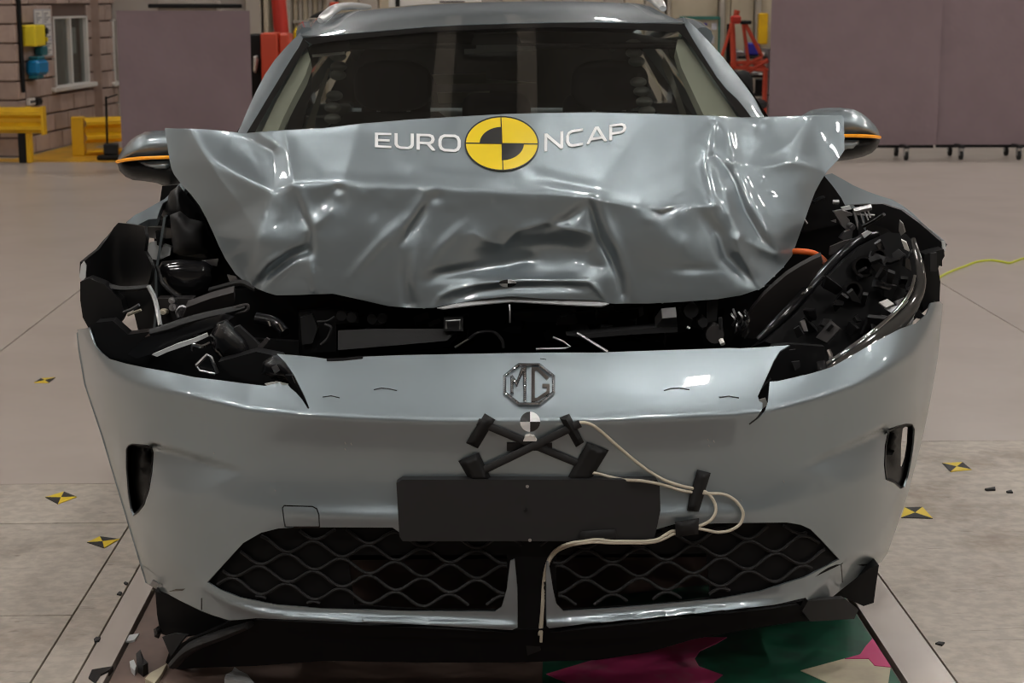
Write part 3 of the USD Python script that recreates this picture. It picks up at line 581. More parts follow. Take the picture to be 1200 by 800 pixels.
# red folding engine crane
dE = 17.9
def ep(px, py, dd=0.0):
    a, z = AZ(px, py, dE); return H(a, dE + dd, z)
ec = thing('engine_crane', 'red tubular lifting frame right of the windscreen', 'lifting frame', H(AZ(870, 90, dE)[0], dE, 0))
for a, b, r in [((858, 27), (860, 78), .028), ((858, 27), (846, 66), .016), ((871, 28), (877, 72), .018), ((873, 27), (893, 66), .02), ((893, 66), (868, 80), .02), ((900, 70), (874, 86), .022), ((856, 74), (900, 72), .02), ((862, 20), (864, 12), .03), ((856, 78), (900, 82), .022), ((882, 74), (897, 79), .016)]:
    part(ec, 'strut', tube([ep(*a), ep(*b)], r, 8), 'red2', smooth=40)
part(ec, 'head', join(pxbox(857, 18, 869, 28, dE - .05, .12, .02)), 'red')
part(ec, 'ram', pxbox(868, 24, 881, 28.5, dE - .04, .08, .01), 'black', 'black cylinder block')
part(ec, 'side_plate', pxbox(852, 28, 856.5, 80, dE + .1, .05, .006), 'black')
for a in (858, 897): part(ec, 'leg', tube([ep(a, 80), H(AZ(a, 80, dE)[0], dE, 0.0)], .025, 8), 'red2')
single('storage_tub', pxbox(876.5, 50.5, 890, 64.8, 18.6, .3, .015), 'navy', 'purple-blue storage tub on the shelf behind the red frame', 'tub')
bn = thing('work_shelf', 'dark metal work shelf loaded with parts under the red frame', 'shelf', H(AZ(888, 90, 18.5)[0], 18.5, 0))
for q in ((857, 66, 901, 69), (857, 88.3, 902, 91), (857, 110, 902, 113)): part(bn, 'shelf_board', pxbox(*q, 18.5, .5, .004), 'dark')
for q in (857, 899): part(bn, 'upright', pxbox(q, 57, q + 2.4, 300, 18.5, .5, .004), 'steel')
for q, m, nm in (((862, 60, 872, 65.7), 'steel', 'tool_box'), ((891, 61, 896, 65.7), 'white', 'tool_box'), ((880, 84, 889, 88), 'steel', 'tray'), ((889, 86, 897, 88), 'white', 'tray'), ((882, 92, 885, 109), 'tan', 'bottle'), ((886, 93, 897, 109), 'black', 'bin'), ((864, 94, 880, 109), 'black', 'bin')):
    single(nm, pxbox(*q, 18.47, .25, .01), m, {'tool_box': 'grey tool box on the work shelf behind the red frame', 'tray': 'parts tray on the work shelf below the red frame', 'bottle': 'tan bottle standing on the lower work shelf', 'bin': 'black parts bin on the lower work shelf'}[nm] + {862: ', left', 891: ', right and white', 880: ', steel', 889: ', white', 882: '', 886: ', at the right', 864: ', at the left'}[q[0]], {'tool_box': 'tool box', 'tray': 'tray', 'bottle': 'bottle', 'bin': 'bin'}[nm])
ch = thing('office_chair', 'dark grey rounded chair back beyond the right pillar', 'chair', H(AZ(871, 100, 17.1)[0], 17.1, 0))
ca = AZ(871, 100, 17.1)[0]
part(ch, 'seat', hb(ca - .2, ca + .2, 16.85, 17.2, .48, .56, .02), 'dark'); part(ch, 'post', hb(ca - .025, ca + .025, 17.0, 17.05, .05, .48), 'steel'); part(ch, 'foot', join(hb(ca - .25, ca + .25, 17.0, 17.06, .003, .05, .005), hb(ca - .03, ca + .03, 16.8, 17.26, .003, .05, .005)), 'steel')
part(ch, 'backrest', pillow([(858, 112), (860, 92), (864, 84), (871, 82), (878, 84), (882, 92), (884, 118), (884, 135), (858, 135)], 13.6, .05, .05, 2.5), 'dark', smooth=True)

# ---- hall lamps (high bays) and cable trays below the deck
M['lamp'] = emit('lamp_diffuser', (1.0, 0.965, 0.92), LAMP)
proto = None
for i, a in enumerate((-6.0, -2.4, 1.2, 4.8, 8.4)):
    for j, d in enumerate((-2.2, 1.3, 5.2, 9.2, 13.4, 17.6)):
        if 9 < d < 14 and -3 < a < 2: continue      # two bays without lamps
        loc = H(a, d, CEIL_H - 0.5)
        if proto is None:
            proto = thing('ceiling_light', 'square high-bay hall lamp hanging under the ceiling deck', 'ceiling light', loc, 'high-bay hall lamps')
            o = trimesh.creation.box((0.42, 0.42, 0.10)); o.apply_translation(loc + [0, 0, 0.06]); part(proto, 'housing', o, 'fixture')
            o = trimesh.creation.box((0.30, 0.30, 0.01)); o.apply_translation(loc); part(proto, 'diffuser', o, 'lamp')
            o = trimesh.creation.cylinder(0.012, 0.4, sections=8); o.apply_translation(loc + [0, 0, 0.3]); part(proto, 'hanger', o, 'dark')
        else:
            p = path_for('/World', 'ceiling_light'); x = UsdGeom.Xform.Define(stage, p)
            x.GetPrim().GetReferences().AddInternalReference(proto); x.GetPrim().SetInstanceable(True)
            x.GetPrim().GetAttribute('xformOp:translate').Set(Gf.Vec3d(*map(float, loc)))
            tag(x.GetPrim(), 'square high-bay hall lamp hanging under the ceiling deck', 'ceiling light', 'high-bay hall lamps')
for s, k in ((-0.42, 1), (0.36, 2)):
    struct(f'trim_{k}', box(s - 0.09, s + 0.09, 1.5, 16.5, CEIL_H - 0.42, CEIL_H - 0.30), 'white')
# ================================================================== THE CAR
CAR = thing('crashed_car', 'silver-blue hatchback with a crumpled bonnet and torn-open front after a crash test', 'car', (0, 1.9, 0))
# ---------------------------------------------------------------- bonnet
HOOD = [(193, 151), (209, 151.5), (225, 151.5), (250, 153), (270, 155), (285, 157), (309, 155), (335, 153), (378, 151), (420, 146), (480, 141), (545, 137), (590, 134.5), (640, 133), (700, 132.5), (760, 134), (800, 135.5), (838, 136.5), (870, 138.5), (900, 137.5), (950, 136), (987, 136),
        (989, 138), (989.5, 176), (983, 186), (970, 200), (962, 212), (955, 225), (949, 241), (943, 258), (935, 280), (928, 300), (917, 314), (892, 338),
        (868, 346), (840, 350.5), (800, 353.5), (760, 355.5), (733, 355.5), (722, 356), (713, 355), (700, 352), (640, 350), (598, 347), (560, 351), (530, 356), (508, 360.5), (490, 361), (456, 358.7), (422, 351), (390, 344), (348, 345.5), (324, 346), (312, 342.5), (300, 337.5),
        (287, 330), (276, 321), (264, 303), (256, 287), (249, 271), (242, 256), (234, 241), (224, 228), (213, 216.5), (204, 204.5), (200.5, 197), (198.5, 186), (196, 170), (194, 158)]
hf = Field(185, 125, 997, 368, 0.8)
base = [  # px, py, Y
 # rear ridge
 (185, 125, .93), (193, 151, .90), (225, 151, .86), (285, 157, .82), (335, 153, .76), (420, 146, .71), (545, 137, .69), (640, 133, .69), (760, 134, .70), (838, 136, .72), (900, 137, .80), (950, 136, .86), (989, 137, .90), (997, 125, .92),
 (420, 125, .74), (640, 120, .72), (800, 122, .73),
 # fold line
 (200, 190, .86), (250, 190, .72), (318, 224, .575), (345, 215, .555), (400, 214, .525), (480, 217, .51), (560, 221, .50), (640, 227, .495), (687, 233, .49), (730, 240, .49), (762, 246, .485), (800, 244, .50), (836, 242, .525), (870, 205, .62), (927, 190, .70), (966, 202, .78), (989, 176, .86),
 # mid front face
 (234, 241, .72), (300, 280, .55), (360, 285, .515), (450, 285, .485), (560, 285, .475), (640, 285, .48), (720, 290, .47), (800, 295, .475), (860, 290, .51), (910, 280, .58), (945, 255, .66),
 # lower edge
 (185, 300, .78), (249, 271, .70), (264, 303, .64), (276, 321, .60), (300, 338, .55), (348, 346, .51), (422, 352, .475), (490, 361, .465), (560, 352, .455), (640, 350, .455), (720, 356, .46), (800, 354, .46), (868, 346, .49), (892, 338, .51), (917, 315, .58), (935, 280, .64),
 (185, 368, .70), (300, 368, .55), (490, 368, .46), (640, 368, .455), (800, 368, .46), (997, 368, .62), (997, 300, .70)]
B = np.array(base); hf.Z = griddata(B[:, :2], B[:, 2], (hf.X, hf.Y), 'linear'); nn = griddata(B[:, :2], B[:, 2], (hf.X, hf.Y), 'nearest')
hf.Z = np.where(np.isnan(hf.Z), nn, hf.Z); hf.smooth(5.0)
F = hf.feat
# main buckle: crest shine and the flute above it
F([(345, 215), (400, 213), (480, 216), (560, 220), (640, 226), (687, 232), (730, 239), (762, 245)], [.002, .007, .007, .007, .008, .009, .010, .004], 12, 'ridge')
F([(600, 214), (640, 219), (700, 228), (745, 239)], .007, 6, 'round')
F([(380, 203), (480, 205), (600, 213), (680, 224)], -.006, 9, 'round')
F([(610, 196), (630, 205), (680, 218), (740, 236)], -.004, 7, 'round')
F([(757, 244), (775, 252), (792, 244), (806, 242)], -.010, 4, 'ridge')
F([(762, 246), (800, 243), (836, 241)], .006, 8, 'ridge')
# left: leaf fold, diagonal flute, upright kinks
F([(225, 151), (240, 181), (258, 211), (279, 238), (295, 262), (300, 290)], [.012, .016, .016, .012, .006, 0], 16, 'ridge')
F([(228, 165), (249, 187), (280, 206), (318, 224)], [.002, .008, .012, .012], 10, 'ridge')
F([(262, 168), (290, 185), (312, 205)], -.010, 12, 'round')
F([(285, 160), (306, 171), (319, 178)], [-.006, -.012, -.012], 7, 'ridge')
F([(319, 178), (321, 200), (320, 223)], [-.012, -.010, -.008], 7, 'ridge')
F([(334, 158), (338, 180), (343, 214)], [.006, .012, .008], 7, 'ridge')
F([(300, 156), (318, 160), (328, 170)], .014, 9, 'round')
F([(345, 217), (357, 256), (363, 271), (361, 294)], [.002, -.010, -.018, -.014], 5, 'ridge')
F([(351, 225), (366, 262), (371, 285)], .006, 7, 'round')
F([(303, 335), (318, 318), (338, 303), (360, 293)], [-.004, -.020, -.022, -.010], 5.5, 'round')
F([(312, 331), (332, 316), (352, 301)], [.002, .010, .006], 3.5, 'ridge')
F([(300, 326), (316, 308), (338, 296)], .007, 6, 'round')
F([(362, 300), (366, 322), (369, 341)], [.004, .010, .006], 5, 'ridge')
hf.bump(384, 236, 22, 16, -.010, -0.7); hf.bump(397, 221, 7, 5, -.008)
F([(397, 219), (383, 250), (362, 268)], [.0, .006, .004], 7, 'round')
hf.bump(300, 285, 30, 34, .010)
# middle creases
F([(508, 228), (492, 255), (478, 276), (467, 289)], [.002, -.012, -.014, -.002], 4.5, 'ridge')
F([(500, 228), (484, 252), (462, 280)], [.006, .006, .003], 8, 'round')
F([(476, 290), (473, 320), (478, 356)], [-.002, -.008, -.009], 8, 'round')
F([(486, 292), (484, 330), (490, 356)], .005, 7, 'round')
hf.bump(508, 230, 10, 7, -.007)
F([(470, 258), (440, 290), (410, 325)], .004, 6, 'round'); F([(545, 262), (520, 285), (500, 312)], .0035, 6, 'round')
# central bowl above the lip
F([(541, 276), (556, 274), (568, 281), (590, 287), (606, 270), (640, 261), (700, 276)], [.002, .006, .006, .007, .008, .008, .004], 7, 'ridge')
hf.bump(640, 300, 62, 26, -.026, 0.03, 3); hf.bump(575, 306, 30, 14, -.014)
F([(492, 333), (515, 322), (545, 317), (590, 312), (640, 300)], [.0, -.012, -.014, -.010, .0], 7, 'round')
F([(685, 242), (665, 258), (640, 266)], [-.004, -.009, -.004], 6, 'round')
F([(690, 233), (697, 257), (703, 278), (715, 300), (725, 325), (729, 345)], [-.008, -.022, -.026, -.022, -.014, -.008], 5, 'ridge')
F([(700, 233), (710, 262), (722, 290), (736, 325), (742, 345)], [.004, .008, .008, .006, .002], 8, 'round')
hf.bump(622, 276, 12, 6, .005); hf.bump(612, 305, 14, 8, -.006); hf.bump(700, 312, 9, 8, -.005)
# right field
hf.bump(775, 275, 34, 26, .006); hf.bump(790, 265, 14, 22, -.004); hf.bump(812, 315, 26, 5, -.004)
# right crumple
F([(841, 137), (838, 160), (836, 182)], [-.002, -.012, -.010], 5, 'ridge')
F([(843, 140), (852, 152), (856, 172), (861, 188)], [.010, .016, .014, .008], 8, 'round')
F([(838, 178), (829, 178), (825, 195), (832, 222), (837, 241)], [.008, .013, .014, .013, .010], 6, 'ridge')
F([(838, 182), (852, 198), (862, 216), (872, 246), (890, 276), (909, 298)], [-.012, -.020, -.020, -.018, -.014, -.002], 7, 'ridge')
F([(850, 182), (866, 205), (880, 236), (896, 264), (915, 296)], [.002, .010, .012, .012, .004], 8, 'round')
F([(836, 190), (845, 215), (856, 250), (866, 276)], [.002, .010, .012, .008], 7, 'round')
F([(819, 246), (843, 276), (852, 300), (870, 318), (891, 337)], [-.004, -.014, -.018, -.018, -.006], 8, 'round')
F([(864, 280), (872, 305), (884, 328), (892, 338)], [.012, .014, .012, .006], 5, 'ridge')
F([(876, 283), (892, 292), (909, 298)], [.006, .010, .008], 6, 'ridge')
F([(861, 190), (894, 196), (927, 190), (948, 195), (968, 202)], [.006, .008, .010, .008, .004], 7, 'ridge')
F([(905, 180), (930, 166), (950, 137)], [.004, .006, .003], 8, 'ridge')
F([(868, 140), (885, 148), (895, 141)], -.012, 8, 'round')
hf.bump(915, 235, 26, 34, .008); hf.bump(945, 215, 10, 12, .006)
# pressed lip over the latch
F([(508, 359), (516, 347), (530, 340), (560, 333), (600, 328.5), (660, 328), (690, 329.5), (699, 338), (712, 354)], .011, 4.5, 'ridge')
F([(526, 352), (560, 341), (600, 336.5), (660, 336), (688, 338)], -.008, 4.5, 'round')
for (x, y, r, a, s) in [(330, 240, 9, .0016, 1), (327, 262, 7, -.0015, 2), (425, 228, 8, .0015, 3), (437, 250, 9, -.0012, 4), (760, 258, 7, .0018, 5), (800, 285, 9, .0018, 6), (890, 215, 8, .0018, 7), (905, 232, 7, -.0016, 8), (935, 210, 8, .002, 9), (920, 250, 8, .0014, 10), (700, 258, 6, .0015, 11), (530, 240, 9, .0013, 12), (455, 232, 8, .0013, 13), (640, 240, 10, .001, 14), (400, 265, 12, -.0012, 15), (285, 210, 14, .002, 16)]:
    hf.bump(x, y, r, r * 0.7, a, s * 1.3)
q = np.stack([hf.X.ravel() / 60, hf.Y.ravel() / 45, 0 * hf.X.ravel()], -1); hf.Z += ((meshkit.fbm(q, 3, 11) - .5) * .004).reshape(hf.X.shape)
hf.smooth(0.7)
pts, f = flatmesh(HOOD, (), 2.4)
v = W(pts[:, 0], pts[:, 1], hf(pts[:, 0], pts[:, 1]))
sk = solidify(v, f, 0.0035)
# the folded-down rear half behind the ridge
top = np.array([p for p in HOOD[:22]]); tv = W(top[:, 0], top[:, 1], hf(top[:, 0], top[:, 1]))
rows = [tv + [0, .001, -.001]]
for k, (dy, dz) in enumerate([(.10, .010), (.22, -.05), (.40, -.12)]):
    r = tv.copy(); tgt = 1.22; s = (k + 1) / 3; r[:, 1] = tv[:, 1] + (np.maximum(tgt, tv[:, 1] + .1) - tv[:, 1]) * s; r[:, 2] = tv[:, 2] + (0.985 - tv[:, 2]) * s ** 1.3 - .004; r[:, 0] *= 1 - .12 * s; rows.append(r)
n = len(top); rv = np.vstack(rows); rf = []
for r in range(3):
    for c in range(n - 1):
        a = r * n + c; rf += [[a, a + 1, a + n], [a + 1, a + n + 1, a + n]]
rf = np.array(rf); rear = solidify(rv, rf, -0.003)
hood = part(CAR, 'bonnet', join(sk, rear), 'paint', 'silver-blue bonnet buckled into folds', smooth=46)
# latch lip underside and striker
UND = [(512, 360.5), (530, 356.5), (560, 351.5), (598, 347.5), (640, 350), (700, 352), (714, 355.5), (705, 358.5), (660, 356.5), (600, 353), (560, 356.5), (520, 361.5)]
part(hood, 'inner_flange', panel(UND, lambda x, y: hf(x, y) + 0.012 - (y - 350) * .0025, step=5, thick=.003), 'whitemetal', 'bare pale inner flange', smooth=30)
# print on the bonnet
def ell(cx, cy, rx, ry, a0=0, a1=360, n=48, tilt=0):
    t = np.radians(np.linspace(a0, a1, n)); c, s = math.cos(tilt), math.sin(tilt)
    return [(cx + rx * math.cos(u) * c - ry * math.sin(u) * s, cy + rx * math.cos(u) * s + ry * math.sin(u) * c) for u in t]
C0 = (588.0, 168.0)
disc = Polygon(ell(*C0, 43.6, 32.2)); disc2 = Polygon(ell(*C0, 42.0, 30.7))
part(hood, 'roundel_disc', drape(disc, hf, .0035, .0015, 4), 'yellow_print', 'round yellow sticker', smooth=30)
part(hood, 'roundel_rim', drape(disc.difference(disc2), hf, .0042, .0015, 4), 'black_print', 'thin black rim', smooth=30)
for a0, nm in ((180, 'roundel_quarter'), (0, 'roundel_quarter')):
    part(hood, nm, drape(Polygon([C0] + ell(*C0, 26, 19.4, a0, a0 + 90, 16)), hf, .0046, .0015, 4), 'black_print', 'black quarter of the sticker', smooth=30)
part(hood, 'roundel_line', drape(shapely.union_all([LineString([(587, 136), (589.5, 200)]).buffer(.6), LineString([(545, 167.5), (631, 168.5)]).buffer(.6)]), hf, .0044, .0012, 4), 'black_print', 'thin black cross line', smooth=30)
def strokes(items, w):
    return shapely.union_all([LineString(i).buffer(w / 2, cap_style='flat', join_style='mitre') for i in items])
def arcpts(cx, cy, rx, ry, a0, a1, n=14): return ell(cx, cy, rx, ry, a0, a1, n)
GL = {  # glyphs in a unit box, x right, y up
 'E': (0.80, [[(.78, .93), (.07, .93), (.07, .07), (.78, .07)], [(.07, .5), (.70, .5)]]),
 'U': (0.92, [[(.07, 1), (.07, .30), (.14, .14), (.28, .07), (.64, .07), (.78, .14), (.85, .30), (.85, 1)]]),
 'R': (0.90, [[(.07, 0), (.07, .93), (.60, .93), (.74, .86), (.79, .70), (.74, .52), (.60, .44), (.07, .44)], [(.52, .44), (.84, 0)]]),
 'O': (1.08, [[(.30, .93), (.78, .93), (.93, .84), (1.0, .66), (1.0, .34), (.93, .16), (.78, .07), (.30, .07), (.15, .16), (.08, .34), (.08, .66), (.15, .84), (.30, .93), (.40, .93)]]),
 'N': (0.98, [[(.07, 0), (.07, 1)], [(.90, 0), (.90, 1)], [(.07, .96), (.90, .04)]]),
 'C': (0.94, [[(.88, .93), (.32, .93), (.16, .84), (.08, .66), (.08, .34), (.16, .16), (.32, .07), (.88, .07)]]),
 'A': (1.02, [[(.04, 0), (.48, .95), (.54, .95), (.98, 0)], [(.20, .28), (.82, .28)]]),
 'P': (0.86, [[(.07, 0), (.07, .93), (.62, .93), (.76, .85), (.81, .68), (.76, .50), (.62, .42), (.07, .42)]])}
def word(txt, p0, p1, h0, h1, wt, gap=.14):
    """lettering from baseline start p0 to baseline end p1 with cap heights h0 -> h1, in pixels"""
    tot = sum(GL[c][0] for c in txt) + gap * (len(txt) - 1); x = 0; out = []
    for c in txt:
        g = shapely.union_all([LineString(s).buffer(wt, cap_style='flat', join_style='mitre') for s in GL[c][1]]).intersection(sbox(-.05, 0, 1.2, 1))
        def f(q, x=x):
            u = (x + q[:, 0]) / tot; hh = h0 + (h1 - h0) * u
            return np.c_[p0[0] + (p1[0] - p0[0]) * u, p0[1] + (p1[1] - p0[1]) * u - q[:, 1] * hh]
        out.append(shapely.transform(shapely.segmentize(g, .15), f)); x += GL[c][0] + gap
    return out
for g in word('EURO', (439.5, 172.3), (540, 178.3), 17.0, 20.5, .075): part(hood, 'letter', drape(g, hf, .0035, .0012, 3), 'white_print', 'white letter', smooth=30)
for g in word('NCAP', (638, 177.3), (733.5, 161.5), 20.8, 18.0, .075): part(hood, 'letter', drape(g, hf, .0035, .0012, 3), 'white_print', 'white letter', smooth=30)
# small black and white target on the lip
T0 = (595, 332)
for a0, m in ((180, 'black_print'), (270, 'white_print'), (0, 'black_print'), (90, 'white_print')):
    part(hood, 'target_quarter', drape(Polygon([T0] + ell(*T0, 10, 4.4, a0, a0 + 90, 8)), hf, .007, .0012, 4), m, ('black' if m[0] == 'b' else 'white') + ' target quarter')

# ---------------------------------------------------------------- bumper
KL = [(95, 392), (105, 398), (113, 418), (128, 434), (150, 446), (180, 455.6), (236, 467), (292, 480), (360, 486), (420, 489), (500, 492), (600, 493), (700, 492), (760, 490), (860, 485), (900, 481), (954, 467), (1000, 452), (1027, 440), (1068, 416), (1087, 392), (1096, 362), (1110, 350)]
KX, KY = np.array(KL).T
EL = np.array([(380, 90), (400, 92.5), (450, 100), (510, 120), (560, 135), (610, 150), (650, 162), (684, 172), (740, 190)]); ER = np.array([(350, 1105), (420, 1099), (460, 1092), (510, 1082), (575, 1065), (620, 1050), (650, 1040), (662, 1030), (700, 1010), (740, 990)])
bf = Field(80, 345, 1115, 760, 1.0)
xl = np.interp(bf.Y, EL[:, 0], EL[:, 1]); xr = np.interp(bf.Y, ER[:, 0], ER[:, 1])
u = np.where(bf.X < 610, (610 - bf.X) / (610 - xl), (bf.X - 610) / (xr - 610)); u = np.clip(u, 0, 1.02)
plan = .035 * u ** 2 + .15 * u ** 4 + .20 * u ** 10 + .14 * u ** 26
ky = np.interp(bf.X, KX, KY); sh = np.clip(ky - bf.Y, 0, None); lo = np.clip(bf.Y - ky, 0, None)
shelf = .00175 * sh + .000006 * sh ** 2
prof = -.010 + .016 * np.sin(np.clip(lo / 115, 0, 1) * PI) + .0001 * np.clip(lo - 115, 0, None)
bf.Z = plan + shelf + np.where(lo > 0, prof, -.010); bf.smooth(2.2)
BFt = bf.feat
# side intake recesses: the face falls away towards each vent below a crease
def wedge(tip, a, b, amp):
    P = Polygon([tip, a, b]); m = shapely.contains_xy(P, bf.X.ravel(), bf.Y.ravel()).reshape(bf.X.shape)
    ln = LineString([tip, a]); vx, vy = a[0] - tip[0], a[1] - tip[1]
    s = np.clip(((bf.X - tip[0]) * vx + (bf.Y - tip[1]) * vy) / (vx * vx + vy * vy), 0, 1)
    def off(p, q_): return np.abs((q_[0] - p[0]) * (bf.Y - p[1]) - (q_[1] - p[1]) * (bf.X - p[0])) / math.hypot(q_[0] - p[0], q_[1] - p[1])
    d1, d2 = off(tip, a), off(tip, b); v = d1 / (d1 + d2 + 1e-6)
    return gaussian_filter(m * s ** 1.1 * amp * (1 - v) ** 1.2, 1.1)
bf.Z += wedge((292, 553), (176, 520), (160, 612), .075) + wedge((935, 549), (1040, 500), (1052, 582), .075)
BFt([(157, 604), (172, 625), (200, 655), (243, 683)], [.006, .010, .010, .008], 14, 'ridge')
BFt([(1052, 575), (1040, 605), (1018, 640), (987, 660)], [.006, .010, .010, .008], 14, 'ridge')
BFt([(236, 687), (272, 708), (302, 717), (340, 722), (400, 725), (480, 728), (600, 733)], .011, 4, 'ridge', taper=None)
BFt([(641, 731), (760, 722), (840, 714), (907, 707), (944, 699), (987, 662)], .011, 4, 'ridge', taper=None)
BFt([(944, 700), (907, 708), (839, 715), (760, 723), (690, 730), (645, 734)], [0, -.012, -.016, -.018, -.018, -.006], 7, 'half', rng_=22)
BFt([(602, 734), (480, 729.5), (400, 726.5), (336, 723.5), (302, 718), (262, 703)], [-.006, -.018, -.018, -.016, -.012, 0], 7, 'half', rng_=22)
BFt([(605.5, 655), (605.5, 734)], [-.003, -.006], 5, 'half', rng_=12)
BFt([(641, 734), (641, 655)], [-.006, -.003], 5, 'half', rng_=12)
BFt([(310, 612), (350, 606), (470, 606), (620, 606), (780, 605), (925, 603)], .006, 10, 'round')
for (x, y, r, a) in [(240, 500, 26, -.0015), (335, 525, 22, -.0018), (700, 440, 40, .0012), (540, 520, 30, .001), (860, 560, 30, .0012), (404, 520, 6, -.0015), (830, 515, 6, -.0015), (250, 530, 5, .002), (322, 573, 5, .0025)]: bf.bump(x, y, r, r * .7, a)
q = np.stack([bf.X.ravel() / 110, bf.Y.ravel() / 80, 0 * bf.X.ravel()], -1); bf.Z += ((meshkit.fbm(q, 2, 5) - .5) * .006).reshape(bf.X.shape)
BUMP = [(90.5, 386), (97, 385), (104, 384), (107, 394), (111, 405), (118, 413), (127, 420), (148, 426), (172, 431), (200, 436), (229, 442), (255, 445), (285, 449), (310, 452), (322, 449.5), (327, 447.5), (331, 451), (337, 450.5), (341, 455), (347, 460), (354, 468), (361, 479), (362.5, 478), (357, 464), (351, 452), (345, 440), (335, 425), (324, 414.4), (345, 416), (367, 418), (384, 420.5), (400, 420), (427, 417.7), (467, 416), (533, 414.7), (633, 413), (700, 413), (733, 411.7), (800, 409.5), (853, 407.5), (867, 408), (895, 406.5), (926, 404),
        (914, 411), (907, 422), (899, 440), (893, 453), (888, 464), (890, 470), (894, 472), (893, 480), (887, 489), (880, 497), (888, 491), (896, 483), (900, 470), (901, 458), (902, 447), (911, 446.5), (933, 441.6), (950, 437.5), (962, 434), (975, 430), (1006, 412), (1030, 398), (1055, 385), (1075, 378), (1086, 368), (1091, 354.5), (1102, 353), (1105, 356),
        (1099, 420), (1092, 460), (1082, 510), (1065, 575), (1050, 620), (1040, 648), (1033, 658), (1022, 663), (1012, 670), (975, 699.5), (962, 703), (948, 705), (944, 700), (907, 708.5), (839, 716), (760, 724), (690, 730), (643.5, 736), (640.5, 733), (640, 670), (641, 657), (643, 658), (648, 690), (652, 708), (660, 716),
        (700, 714), (760, 709), (839, 702), (891, 693), (944, 676), (984, 655), (987, 659), (975, 646), (962, 632), (950, 620), (938, 614.5), (922, 612), (870, 612.5), (790, 614), (770, 620), (620, 625), (470, 625), (460, 618), (350, 617.5), (326, 619), (306, 624), (285, 636), (262, 661), (243, 682), (256, 690), (281, 700), (323, 708.5), (379, 713), (411, 714), (480, 716), (580, 716.5), (588, 711), (594, 690), (598, 657), (603, 655), (606, 690), (606.5, 735), (600, 738), (480, 731), (400, 728), (336, 725.5), (300, 724), (280, 726), (268, 726.5), (250, 721), (235, 715), (210, 703), (197, 696), (185, 691), (172.5, 684), (167.5, 670), (162, 650), (150, 610), (135, 560), (120, 510), (100, 450), (93, 410)]
VL = [(147.5, 526), (150, 521.5), (155, 519.5), (172, 521), (178, 524), (180, 530), (178.5, 552), (175, 574), (169, 592), (163, 600), (156, 605), (153, 597), (150, 578), (147.5, 550)]
VR = [(1041, 503), (1050, 499), (1062, 496), (1069, 496.5), (1072, 502), (1071, 520), (1068, 540), (1064, 560), (1060, 571), (1055, 573), (1048, 566), (1038, 562), (1036, 545), (1037, 522)]
TOW = [(331, 595), (333, 592.5), (366, 593.5), (371, 596), (373.5, 603), (374, 617), (334.5, 617), (333, 610)]
def offs(poly, d): return list(Polygon(poly).buffer(d).exterior.coords)[:-1]
bp2, bfc = flatmesh(BUMP, [VL, VR, offs(TOW, .9)], 4.0)
bv = W(bp2[:, 0], bp2[:, 1], bf(bp2[:, 0], bp2[:, 1]))
bm = solidify(bv, bfc, 0.004)
# side returns running back to the wheel arches, and flanges folded in at the vents
def return_strip(line, depth, inward, field=bf, lift=.001, n=4):
    p = np.array(line, float); a = W(p[:, 0], p[:, 1], field(p[:, 0], p[:, 1]) + lift); rows = [a]
    for k in range(1, n):
        s = k / (n - 1); r = a.copy(); r[:, 1] += depth * s; r[:, 0] += inward * s; rows.append(r)
    m = len(p); vv = np.vstack(rows); ff = []
    for r in range(n - 1):
        for c in range(m - 1):
            i = r * m + c; ff += [[i, i + 1, i + m], [i + 1, i + m + 1, i + m]]
    return solidify(vv, np.array(ff), .003)
left_edge = [(91, 390), (93, 410), (100, 450), (120, 510), (135, 560), (150, 610), (162, 650), (172, 683)]
right_edge = [(1104, 358), (1099, 420), (1092, 460), (1082, 510), (1065, 575), (1050, 620), (1040, 648)]
bumper = part(CAR, 'bumper', join(bm, return_strip(left_edge, .16, .03), return_strip(right_edge, .07, 0.0)), 'paint', 'silver-blue bumper skin torn open at both lamps', smooth=42)
def ringstrip(poly, depth, field=bf, shrink=-1.5, st=4):
    p = ring_pts(poly, st); c = np.array(Polygon(poly).buffer(0).centroid.coords[0]); p2 = c + (p - c) * (1 + shrink / 20)
    a = W(p[:, 0], p[:, 1], field(p[:, 0], p[:, 1]) + .001); b = W(p2[:, 0], p2[:, 1], field(p2[:, 0], p2[:, 1]) + depth)
    m = len(p); ff = []
    for i in range(m):
        j = (i + 1) % m; ff += [[i, j, i + m], [j, j + m, i + m]]
    return solidify(np.vstack([a, b]), np.array(ff), .002)
part(bumper, 'side_vent', join(ringstrip(VL, .10), panel(offs(VL, -.5), lambda x, y: bf(x, y) + .10, step=8, thick=.003)), 'black', 'black side vent', smooth=70)
SLOT = [(1058, 502), (1062, 499), (1065, 501), (1064, 520), (1061.5, 536), (1058, 547), (1055.5, 546), (1056, 520)]
part(bumper, 'side_vent', join(ringstrip(VR, .07), panel(offs(VR, -.5), lambda x, y: bf(x, y) + .07, [SLOT], step=6, thick=.003)), 'black', 'black side vent with an open slot', smooth=70)
part(bumper, 'tow_cover', panel(offs(TOW, -.5), bf, step=5, thick=.004, lift=-.001), 'paint', 'small square tow-eye cover', smooth=40)
part(bumper, 'tow_cover_gap', panel(offs(TOW, 1.5), lambda x, y: bf(x, y) + .006, step=8, thick=.002), 'gloss_black', 'dark joint round the cover')
